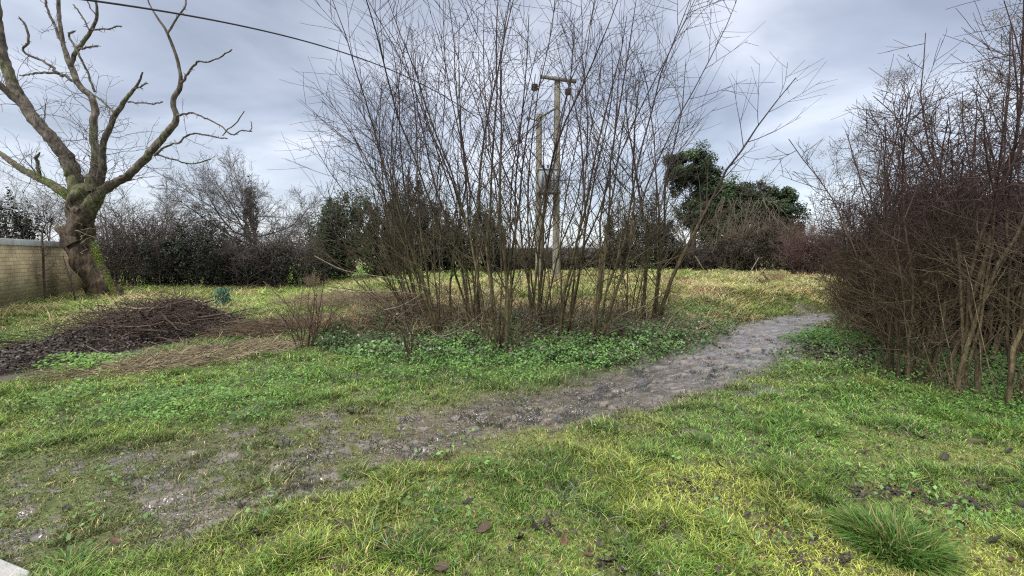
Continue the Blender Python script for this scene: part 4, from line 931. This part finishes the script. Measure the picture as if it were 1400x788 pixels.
gx1, gy1 = gp(275, 490)
straw('straw_litter', 'flattened pale dead stems lying right of the brush pile', (gx1, gy1, 1.5, .6, .75), 1900, .45, (.36, .30, .20), rng, .10)
gx2, gy2 = gp(370, 458)
straw('straw_litter', 'mound of brown dead stems below the dry weed clump', (gx2, gy2, .9, .55, .3), 1300, .45, (.22, .165, .115), rng, .25)
gx3, gy3 = gp(505, 430)
straw('straw_litter', 'dry bracken coloured stems left of the coppice', (gx3, gy3, 1.6, .7, .1), 2200, .5, (.33, .26, .18), rng, .3)
gx4, gy4 = gp(450, 425)
straw('straw_litter', 'pale flattened grass on the bank left of the coppice', (gx4, gy4, 1.5, .8, .2), 2200, .4, (.46, .38, .24), rng, .22)
N = 950
a = rng.random(N)*6.28; q = np.sqrt(rng.random(N)); x = .3+np.cos(a)*q*3.4; y = 8.3+np.sin(a)*q*1.2
x[:260] = -2.4+rng.normal(size=260)*.7; y[:260] = 8.6+rng.normal(size=260)*.45
P = np.zeros((N, 8, 3)); P[:, 0] = np.stack([x, y, hz(x, y)-.02], 1); az = rng.random(N)*6.28
d = nrm(np.stack([np.cos(az)*.9, np.sin(az)*.9, rng.uniform(.3, 1.4, N)], 1)); ln = rng.uniform(.4, 1.3, N)[:, None]
for k in range(1, 8): P[:, k] = P[:, k-1]+d*ln/7; d = nrm(d+rng.normal(size=d.shape)*.14+np.array([0, 0, -.14]))
P[..., 2] = np.maximum(P[..., 2], hz(P[..., 0], P[..., 1])+.01)
RB = np.tile(np.linspace(.0042, .002, 8), (N, 1)); bc = np.array([[.12, .075, .055], [.24, .18, .12], [.09, .07, .05], [.34, .28, .19]])[rng.integers(0, 4, N)]
mb = MB(); tubes(mb, P, RB, 3, col=np.repeat(bc, 24, axis=0)); A, B = grow(P, RB, 4, .2, 1, .8, .22, 4, .15, 0, .7, .0022, .0016, rng=rng); tubes(mb, A, B, 3, col=(.15, .105, .075))
tag(mb.build('dead_brambles', M_twig), 'low tangle of brown dead brambles between the coppice stems', 'brambles', kind='stuff')
# dry weed clumps
def weedclump(lb, px, py, n, H, spread, col, rng, name='dry_weed'):
    x, y = gp(px, py); z = hz1(x, y); root = thing(name, lb, 'weed', (x, y, z), 'dry dead weed clumps')
    K = n; a = rng.random(K)*6.28; q = np.sqrt(rng.random(K)); P = np.zeros((K, 7, 3)); P[:, 0] = np.stack([x+np.cos(a)*q*.12, y+np.sin(a)*q*.12, np.full(K, z-.02)], 1)
    d = nrm(np.stack([np.cos(a)*q*spread, np.sin(a)*q*spread, np.ones(K)], 1)); h = (H*(.45+.55*rng.random(K)))[:, None]
    for k in range(1, 7): P[:, k] = P[:, k-1]+d*h/6; d = nrm(d+rng.normal(size=d.shape)*.13)
    R = np.tile(np.linspace(.013, .004, 7), (K, 1))*(.6+.7*rng.random((K, 1)))
    mb = MB(); tubes(mb, P, R, 4, col=col); mb.build('stalks', M_bark, root)
    mb = MB(); A, B = grow(P, R, 8, .2, 1, .8, H*.28, 4, .2, .03, .6, .0025, .0018, rng=rng); tubes(mb, A, B, 3, col=np.array(col)*1.2)
    A, B = grow(A, B, 3, .2, 1, .8, H*.1, 3, .2, 0, .8, .002, .0018, rng=rng); tubes(mb, A, B, 3, col=np.array(col)*1.3); mb.build('side_shoots', M_twig, root)
weedclump('tall brown dead weed clump left of the coppice', 416, 478, 11, 1.35, .35, (.10, .07, .05), rng)
weedclump('low rusty dead weed clump beside the tall brown one', 432, 468, 16, .8, .5, (.14, .10, .065), rng)
weedclump('small dark twig clump at the foot of the leaning coppice shrub', 566, 498, 4, .95, .3, (.09, .065, .05), rng)
weedclump('buff dead weed clump far back before the brown hedge', 428, 398, 26, .95, .35, (.24, .18, .12), rng)
weedclump('buff dead weed clump on the bank beside the path bend', 1062, 398, 40, .7, .7, (.26, .20, .12), rng)
weedclump('rusty dead weed clump by the far right hedge foot', 1105, 385, 30, 1.1, .4, (.14, .09, .07), rng)
# leaning stick
x, y = gp(358, 440); q0 = at(360, 385, 9.0); q1 = at(432, 445, 8.2); q1[2] = hz1(q1[0], q1[1])
mb = MB(); P = np.linspace(q0, q1, 8)+np.vstack([np.zeros(3), rng.normal(size=(6, 3))*.02, np.zeros(3)]); tubes(mb, P, np.linspace(.008, .016, 8), 6, col=(.10, .07, .055)); tag(mb.build('branch', M_bark, origin=q1), 'dark fallen branch leaning into the dry weed clump', 'branch')
# pale bramble canes arching in the coppice
canes = [('pale bramble cane looping low under the left coppice stems', [(588, 452), (600, 462), (622, 455), (645, 440), (668, 420)], 6.9), ('pale bramble cane sweeping from the coppice towards the weeds', [(690, 412), (705, 425), (722, 435), (742, 445)], 7.2),
 ('broken pale stems splayed at the foot of the front shrub', [(697, 480), (703, 495), (706, 520)], 6.3), ('pale cane standing tilted at the foot of the front shrub', [(699, 478), (696, 492), (690, 512)], 6.3),
 ('pale cane crossing the right coppice stems', [(812, 462), (835, 440), (860, 425), (882, 418)], 7.3), ('thin pale cane lying left of the coppice', [(525, 424), (545, 420), (568, 408), (580, 398)], 7.3),
 ('long low bare cane reaching left over the field', [(430, 350), (470, 372), (520, 378), (560, 385), (590, 395)], 7.4), ('bare cane reaching left below the evergreen tree', [(445, 395), (480, 400), (530, 398), (570, 402)], 7.6),
 ('pale fallen cane slanting at the foot of the path thicket', [(1132, 440), (1150, 462), (1170, 482), (1195, 508)], 6.9)]
for lb, pts, D in canes:
    P = np.array([at(a, b, D) for a, b in pts]); n = len(pts); s = np.linspace(0, n-1, 18)
    Pn = np.stack([np.interp(s, np.arange(n), P[:, j]) for j in range(3)], 1)
    for _ in range(3): Pn[1:-1] = (Pn[:-2]+Pn[1:-1]*2+Pn[2:])/4
    mb = MB(); tubes(mb, Pn, np.linspace(.008, .004, 18), 6, col=(.24, .20, .16)); 
    a_, b_ = grow(Pn[None], np.linspace(.008, .004, 18)[None], 5, .2, 1, .8, .3, 4, .1, .05, .6, .003, .002, rng=rng); tubes(mb, a_, b_, 4, col=(.20, .17, .14))
    tag(mb.build('bramble_cane', M_bark, origin=Pn[0]), lb, 'cane', 'pale canes around the coppice')
# debris heap in the field at right
x, y = 9.4, 17.0
x = at(1042, 380, 17)[0]; z = hz1(x, 17); root = thing('debris_pile', 'small pile of cut branches in the field near the ivy trees', 'branch pile', (x, 17, z))
mb = MB(); K = 500; P = np.zeros((K, 4, 3)); a = rng.random(K)*6.28; q = np.sqrt(rng.random(K)); P[:, 0] = np.stack([x+np.cos(a)*q*.35, 17+np.sin(a)*q*.3, z+(1-q)*.28*rng.random(K)], 1)
d = nrm(rng.normal(size=(K, 3))*np.array([1, 1, .3]))
for k in range(1, 4): P[:, k] = P[:, k-1]+d*.1; d = nrm(d+rng.normal(size=d.shape)*.2)
tubes(mb, P, np.full((K, 4), .008), 3, col=(.09, .06, .05)); mb.build('brushwood', M_twig, root)['kind'] = 'stuff'
for i in range(6):
    az = rng.random()*6.28; e = np.array([x+math.cos(az)*.1, 17+math.sin(az)*.1, z+.55+.2*rng.random()]); s_ = np.array([x+math.cos(az)*-.5, 17-math.sin(az)*.4, z])
    mb = MB(); tubes(mb, np.linspace(s_, e, 4), np.full(4, .02), 5, col=(.30, .22, .15)); mb.build('branch', M_bark, root)
for lb, p0, p1, Dd in (('pale log end sticking up left of the small branch pile', (1020, 369), (1037, 353), 19), ('pale split branch lying before the round topped ivy tree', (950, 350), (973, 362), 22)):
    a = at(*p0, Dd); b = at(*p1, Dd); lo = a if a[2] < b[2] else b; lo[2] = hz1(lo[0], lo[1])
    mb = MB(); tubes(mb, np.linspace(a, b, 5), np.linspace(.024, .02, 5), 7, col=(.24, .19, .15)); tag(mb.build('fallen_branch', M_bark, origin=lo), lb, 'branch')

# ------------------------------------------------------------------ tussocks, plants, leaves
def tussock(lb, px, py, rad, H, n, col, rng, cat='grass tuft', flop=1.5, group='grass tussocks in the turf'):
    if n < 2000: n = int(n*.55); rad *= 1.15; H *= .85; col = tuple(.5*np.array(col)+.5*np.array([.15, .27, .045]))
    x0, y0 = gp(px, py); a = rng.random(n)*6.28; q = np.sqrt(rng.random(n)); x = x0+np.cos(a)*q*rad*.45; y = y0+np.sin(a)*q*rad*.45
    z = hz(x, y); h = H*(.45+.6*rng.random(n))*(1-.3*q); mb = MB()
    NP = 6; P = np.zeros((n, NP, 3)); P[:, 0] = np.stack([x, y, z-.005], 1); aa = a+rng.normal(size=n)*.7
    out = np.stack([np.cos(aa), np.sin(aa), np.zeros(n)], 1); sw = rng.random()*6.28; d = nrm(out*(.2+.8*q*rng.random(n))[:, None]+rng.normal(size=(n, 3))*.42+np.array([.3*math.cos(sw), .3*math.sin(sw), 1.])); L = (h*1.5)[:, None]
    for k in range(1, NP): P[:, k] = P[:, k-1]+d*L/(NP-1); d = nrm(d+out*.28*flop*rng.random((n, 1))+np.array([0, 0, -.20*flop])*rng.random((n, 1)))
    P[..., 2] = np.maximum(P[..., 2], hz(P[..., 0], P[..., 1])+.01)
    side = np.stack([-np.sin(aa), np.cos(aa), np.zeros(n)], 1)[:, None, :]; w = (.0022+.0016*rng.random(n))[:, None, None]*np.array([1, 1, .95, .8, .55, .08])[None, :, None]
    V = np.stack([P-side*w, P+side*w], 2).reshape(-1, 3)
    b = (np.arange(n)*NP*2)[:, None]; k = (np.arange(NP-1)*2)[None]; Q = np.stack([b+k, b+k+1, b+k+3, b+k+2], -1).reshape(-1, 4)
    c = np.array(col)*(.5+1.0*rng.random((n, 1))); st = rng.random(n) < .13; c[st] = (.42, .36, .16)
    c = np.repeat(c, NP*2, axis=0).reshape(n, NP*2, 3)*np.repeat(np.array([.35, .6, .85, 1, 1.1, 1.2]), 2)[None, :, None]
    mb.add(V-0, Q, col=c.reshape(-1, 3)); o = mb.build('grass_tussock', M_grass, origin=(x0, y0, hz1(x0, y0)), smooth=False); tag(o, lb, cat, group)
tus = [('largest dark green tussock in the right foreground', 1225, 748, .42, .17, 2050, (.11, .22, .045)), ('bright green tuft left of the largest dark tussock', 1165, 722, .2, .12, 500, (.12, .27, .05)),
 ('green tuft at the bottom edge below the muddy leaves', 1000, 778, .34, .09, 600, (.15, .28, .045)), ('green tuft at the bottom edge right of centre', 915, 772, .30, .085, 500, (.16, .30, .05)),
 ('dark tuft in the middle of the lower lawn', 850, 665, .22, .10, 500, (.08, .17, .04)), ('blue green tuft at the bottom left of the lawn', 95, 772, .22, .10, 500, (.13, .25, .08)), 
 ('dry brown tuft before the thicket fan shrub', 1190, 528, .35, .2, 900, (.24, .21, .08)), ('long green tuft under the thicket fan shrub', 1130, 590, .3, .13, 700, (.08, .2, .04)),
 ('green tuft beside the mud patch left of centre', 490, 640, .2, .09, 380, (.09, .16, .04)), ('green tuft below the mud in the centre', 640, 640, .22, .08, 420, (.09, .19, .04)),
 ('long grass tuft left edge of the coppice weeds', 490, 505, .4, .16, 800, (.20, .33, .07)), ('green tuft along the thicket at the right edge', 1370, 590, .45, .13, 1100, (.09, .25, .045)),
 ('dark green tuft at the bottom edge left of centre', 380, 770, .25, .1, 600, (.07, .16, .04)), ('dark green tuft beside the path where it narrows', 955, 605, .25, .09, 500, (.07, .15, .04)),
 ('long dark green tuft in the right middle lawn', 1110, 580, .3, .11, 600, (.06, .17, .04)), ('green tuft under the tall pale thicket stems', 1290, 570, .4, .13, 900, (.09, .24, .04))]
for t in tus: tussock(*t, rng)
# blue-green upright plant (daffodil leaves) near the pile
x, y = gp(305, 398); x, y = at(304, 398, 17.5)[0], 17.5; z = hz1(x, y)
x, y = at(304, 400, 12.5)[0], 12.5; z = hz1(x, y)
root = thing('leafy_plant', 'blue green leafy plant standing beyond the brush pile', 'plant', (x, y, z))
mb = MB(); K = 120; a = rng.random(K)*6.28; P = np.zeros((K, 3)); c = np.stack([x+rng.normal(size=K)*.11, y+rng.normal(size=K)*.1, z+.12+rng.random(K)*.42], 1)
leaves(mb, c, np.stack([np.cos(a), np.sin(a), np.full(K, .5)], 1), .20, .34, np.array([.07, .17, .13])*(.6+.9*rng.random((K, 1))), rng, .1, direc=np.stack([np.cos(a)*.35, np.sin(a)*.35, np.ones(K)], 1)); mb.build('leaves', M_leaf, root, smooth=False)
mb = MB(); P = np.stack([np.array([[x, y, z-.02]])+np.array([[0, 0, t]]) for t in (0, .2, .42)], 1); P = np.repeat(P, 5, 0)+rng.normal(size=(5, 1, 3))*np.array([.05, .05, 0]); tubes(mb, P, np.full((5, 3), .01), 5, col=(.08, .13, .07)); mb.build('stalks', M_bark, root)
# leafy weed patches standing on the compost
def leafy(lb, px, py, rad, H, n, s, col, rng, lift=0, group='bright leafy weed patches'):
    x0, y0 = gp(px, py); zb = hz1(x0, y0)+float(heapz(np.array([x0]), np.array([y0]))[0])*lift
    root = thing('leafy_weed', lb, 'weed', (x0, y0, zb), group)
    a = rng.random(n)*6.28; q = np.sqrt(rng.random(n)); x = x0+np.cos(a)*q*rad*1.5; y = y0+np.sin(a)*q*rad
    z = hz(x, y)+heapz(x, y)*lift+H*(.3+.7*rng.random(n))*(1-.5*q*q); mb = MB()
    leaves(mb, np.stack([x, y, z], 1), np.stack([rng.normal(size=n)*.35, rng.normal(size=n)*.35-.25, np.ones(n)], 1), s*(.6+.7*rng.random(n)), .65, np.array(col)*(.5+.9*rng.random((n, 1))), rng, .08); mb.build('leaves', M_leaf, root, smooth=False)
    mb = MB(); k = rng.integers(0, n, max(12, n//6)); P = np.stack([np.stack([x[k]*.6+x0*.4, y[k]*.6+y0*.4, hz(x[k], y[k])+heapz(x[k], y[k])*lift-.02], 1), np.stack([x[k], y[k], z[k]], 1)], 1); P = np.stack([P[:, 0], (P[:, 0]+P[:, 1])/2+[0, 0, .02], P[:, 1]], 1)
    tubes(mb, P, np.full((len(k), 3), .0025), 3, col=np.array(col)*.8); mb.build('stalks', M_leaf, root)
leafy('bright green nettle patch on the dark soil heap', 118, 500, .42, .16, 520, .055, (.16, .32, .06), rng, 1.0)
leafy('small pale green weed right of the nettle patch on the soil', 168, 492, .15, .12, 70, .075, (.20, .36, .12), rng, .9)
leafy('pale green leafy weed clump at the left edge of the coppice weeds', 512, 484, .22, .16, 110, .09, (.24, .40, .15), rng)
leafy('bright green nettle patch between path bend and thicket', 1128, 466, .55, .2, 1500, .032, (.11, .25, .05), rng)
leafy('goosegrass patch in the left middle lawn', 255, 552, .5, .07, 1500, .022, (.18, .34, .08), rng)
leafy('bright weed patch before the crooked thicket stems', 1340, 560, .5, .1, 1300, .026, (.12, .25, .05), rng)
# dead leaves, each its own
def leafmesh(v):
    r = np.random.default_rng(500+v); n = 9; t = np.linspace(0, 1, n); w = np.sin(np.pi*t**.8)*.32*(1+.2*r.normal(size=n)); w[0] = w[-1] = .01
    cu = .25*r.random()+.1; cl = np.stack([t-.5, .04*np.sin(t*5+v), cu*(t-.5)**2*2+.03*r.normal(size=n)], 1)
    rows = []
    for k in (-1, -.5, 0, .5, 1): rows.append(cl+np.stack([np.zeros(n), w*k, (.18+.2*r.random())*np.abs(w*k)+.02*r.normal(size=n)], 1))
    V = np.stack(rows, 1).reshape(-1, 3)+[0, 0, .05]
    Q = [(i*5+j, i*5+j+1, i*5+j+6, i*5+j+5) for i in range(n-1) for j in range(4)]
    mb = MB(); c = [(.085, .055, .04), (.045, .032, .026), (.11, .06, .035), (.03, .025, .023)][v % 4]
    mb.add(V, Q, col=c); o = mb.build('dead_leaf', M_dead); return o
protos = [leafmesh(v) for v in range(6)]
spots = [(661,726,0),(710,738,1),(749,716,1),(602,781,0),(516,756,1),(468,783,3),(804,763,2),(833,771,1),(878,761,0),(939,660,3),(943,691,3),(950,672,1),(1131,650,3),(1209,673,3),(1222,678,1),(1172,677,3),(1111,736,1),(1156,765,3),(1150,770,1),(1084,765,3),(1092,776,1),(1330,693,3),(1326,688,1),(1398,693,3),(1056,730,2),(1021,707,3),(1248,590,3),(1260,601,1),(1245,672,2),(1345,670,1),(1380,665,3),(1290,628,1),(1210,640,3),(985,640,1),(1100,705,3),(1315,720,1),(1360,745,3),(1300,770,1),(1385,770,2),(560,745,1),(440,770,0),(640,690,3),(700,655,1),(820,705,3),(770,740,2),(905,730,1),(1010,745,3),(1060,690,2),(1180,620,1),(1380,620,3),(595,715,3),(530,700,1),(350,735,1),(250,755,0),(160,735,2),(90,690,1),(330,690,3),(430,690,0),(480,565,1),(270,505,0),(1120,600,3),(1050,610,1),(1085,640,3),(1160,700,1)]
leafbase = {0: 'brown', 1: 'dark brown', 2: 'rusty', 3: 'blackened'}
for i, (px, py, v) in enumerate(spots):
    pr_ = protos[[0, 1, 2, 3, 0, 1][v] if i % 2 else ([4, 5, 2, 3][v])]
    o = bpy.data.objects.new('dead_leaf', pr_.data); C.objects.link(o)
    x, y = gp(px, py); s = .06+.045*rng.random(); o.location = (x, y, hz1(x, y)+.006+.012*rng.random()); o.scale = (s, s*.8, s*1.2)
    o.rotation_euler = (rng.normal()*.2, rng.normal()*.2, rng.random()*6.28)
    k = {pr_.data.name: 0}
    vv = [0, 1, 2, 3, 0, 1][protos.index(pr_)]
    tag(o, f'{leafbase[vv]} curled dead leaf lying flat in the damp lawn', 'leaf', f'{leafbase[vv]} dead leaves scattered on the lawn')
for p in protos: bpy.data.objects.remove(p)
# muddy leaf clods: wet dark debris lumps
mb = MB(); K = 2600; cx = []
for (a, b) in [(939,665),(1215,675),(1172,680),(1330,692),(1120,745),(1100,770),(1250,595),(1060,725),(960,690),(1150,650),(1290,690),(840,775),(750,720),(480,720)]:
    x, y = gp(a, b); cx.append((x, y))
cx = np.array(cx); k = rng.integers(0, len(cx), K); x = cx[k, 0]+rng.normal(size=K)*.11; y = cx[k, 1]+rng.normal(size=K)*.05
x[900:] = rng.uniform(-4, 7, K-900); y[900:] = np.exp(rng.uniform(np.log(2.0), np.log(7), K-900)); x[900:] *= y[900:]/6
leaves(mb, np.stack([x, y, hz(x, y)+.008+.018*rng.random(K)], 1), np.stack([rng.normal(size=K)*.5, rng.normal(size=K)*.5, np.ones(K)], 1), .018+.02*rng.random(K), .7, np.array([.05, .036, .034])*(.4+1.4*rng.random((K, 1))), rng, .15)
tag(mb.build('leaf_mould', M_dead, smooth=False), 'crumbled dark leaf mould scattered through the lawn', 'leaf mould', kind='stuff')
# concrete slab corner at bottom left
x1, y1 = gp(0, 774); x2, y2 = gp(42, 789)
mb = MB(); zt = .035; V = [(x1-.6, y1+.22, zt), (x2, y2, zt), (x2+.25, y2-.35, zt), (x1-.8, y1-.9, zt)]; V = V+[(a, b, -.1) for a, b, c in V]
mb.add(V, [(3, 2, 1, 0), (0, 1, 5, 4), (1, 2, 6, 5), (2, 3, 7, 6), (3, 0, 4, 7)], col=(.42, .42, .42)); o = mb.build('pavement', mat('concrete', .85, .3, bump=.3, bscale=80, var=.15, vscale=12), smooth=False); bevel(o, .008); o['kind'] = 'structure'

# ------------------------------------------------------------------ clean helper properties
for o in bpy.data.objects:
    if '_o' in o: del o['_o']

# ------------------------------------------------------------------ world, sun, camera
SUN_EL, SUN_AZ = 48, 215
w = bpy.data.worlds.new('World'); bpy.context.scene.world = w; w.use_nodes = True
nt = w.node_tree; N = nt.nodes; Lk = nt.links; N.clear()
out = N.new('ShaderNodeOutputWorld'); b1 = N.new('ShaderNodeBackground'); b2 = N.new('ShaderNodeBackground'); add = N.new('ShaderNodeAddShader')
sky = N.new('ShaderNodeTexSky'); sky.sky_type = 'NISHITA'; sky.sun_disc = False; sky.sun_elevation = R_(SUN_EL); sky.sun_rotation = R_(SUN_AZ)
b1.inputs['Strength'].default_value = .05; Lk.new(sky.outputs[0], b1.inputs['Color'])
tc = N.new('ShaderNodeTexCoord'); sp = N.new('ShaderNodeSeparateXYZ'); Lk.new(tc.outputs['Generated'], sp.inputs[0])
# project the view direction on a cloud ceiling so that clouds flatten towards the horizon
zz = N.new('ShaderNodeMath'); zz.operation = 'MAXIMUM'; zz.inputs[1].default_value = .0; Lk.new(sp.outputs['Z'], zz.inputs[0])
za = N.new('ShaderNodeMath'); za.operation = 'ADD'; za.inputs[1].default_value = .22; Lk.new(zz.outputs[0], za.inputs[0])
dx = N.new('ShaderNodeMath'); dx.operation = 'DIVIDE'; Lk.new(sp.outputs['X'], dx.inputs[0]); Lk.new(za.outputs[0], dx.inputs[1])
dy = N.new('ShaderNodeMath'); dy.operation = 'DIVIDE'; Lk.new(sp.outputs['Y'], dy.inputs[0]); Lk.new(za.outputs[0], dy.inputs[1])
cb = N.new('ShaderNodeCombineXYZ'); Lk.new(dx.outputs[0], cb.inputs[0]); Lk.new(dy.outputs[0], cb.inputs[1])
n1 = N.new('ShaderNodeTexNoise'); n1.inputs['Scale'].default_value = 1.15; n1.inputs['Detail'].default_value = 6; n1.inputs['Roughness'].default_value = .5; n1.inputs['Distortion'].default_value = .3
mpn = N.new('ShaderNodeMapping'); mpn.inputs['Location'].default_value = (1.3, .4, 0); Lk.new(cb.outputs[0], mpn.inputs[0]); Lk.new(mpn.outputs[0], n1.inputs['Vector'])
rp = N.new('ShaderNodeValToRGB'); e = rp.color_ramp.elements; e[0].position = .38; e[0].color = (.32, .345, .41, 1); e[1].position = .62; e[1].color = (.77, .79, .86, 1)
x_ = rp.color_ramp.elements.new(.5); x_.color = (.47, .50, .58, 1)
Lk.new(n1.outputs['Fac'], rp.inputs[0])
# brighter, warmer band low down
hb = N.new('ShaderNodeMapRange'); hb.inputs[1].default_value = .22; hb.inputs[2].default_value = .0; hb.inputs[3].default_value = 0; hb.inputs[4].default_value = .75; Lk.new(sp.outputs['Z'], hb.inputs[0])
mx = N.new('ShaderNodeMix'); mx.data_type = 'RGBA'; mx.inputs[7].default_value = (.70, .74, .82, 1); Lk.new(hb.outputs[0], mx.inputs[0]); Lk.new(rp.outputs[0], mx.inputs[6])
# overcast sky gets brighter towards the zenith
zb = N.new('ShaderNodeMapRange'); zb.inputs[1].default_value = .50; zb.inputs[2].default_value = .95; zb.inputs[3].default_value = 1; zb.inputs[4].default_value = 3.7; Lk.new(sp.outputs['Z'], zb.inputs[0])
mz = N.new('ShaderNodeMix'); mz.data_type = 'RGBA'; mz.inputs[7].default_value = (.62, .58, .51, 1); zr_ = N.new('ShaderNodeMapRange'); zr_.inputs[1].default_value = .52; zr_.inputs[2].default_value = .8; Lk.new(sp.outputs['Z'], zr_.inputs[0]); Lk.new(zr_.outputs[0], mz.inputs[0]); Lk.new(mx.outputs[2], mz.inputs[6])
Lk.new(mz.outputs[2], b2.inputs['Color']); Lk.new(zb.outputs[0], b2.inputs['Strength'])
Lk.new(b1.outputs[0], add.inputs[0]); Lk.new(b2.outputs[0], add.inputs[1]); Lk.new(add.outputs[0], out.inputs['Surface'])
sl = bpy.data.lights.new('sun', 'SUN'); sl.energy = 3.0; sl.angle = R_(13); sl.color = (1, .96, .9)
so = bpy.data.objects.new('sun', sl); C.objects.link(so); so.rotation_euler = (R_(90-SUN_EL), 0, R_(-(SUN_AZ-180)))
cam = bpy.data.cameras.new('camera'); co = bpy.data.objects.new('camera', cam); C.objects.link(co)
co.location = (0, 0, HZ); co.rotation_euler = (math.pi/2-PITCH, 0, 0); cam.sensor_width = 36; cam.lens = 36*F/1400; cam.clip_end = 3000; cam.clip_start = .05
sc = bpy.context.scene; sc.camera = co
sc.render.engine = 'CYCLES'; sc.view_settings.view_transform = 'Standard'; sc.view_settings.look = 'None'; sc.view_settings.exposure = 0; sc.view_settings.gamma = 1
sc.cycles.max_bounces = 5; sc.cycles.diffuse_bounces = 3; sc.cycles.use_denoising = False; sc.cycles.filter_width = 1.2
sc.cycles.pixel_filter_type = 'BLACKMAN_HARRIS'
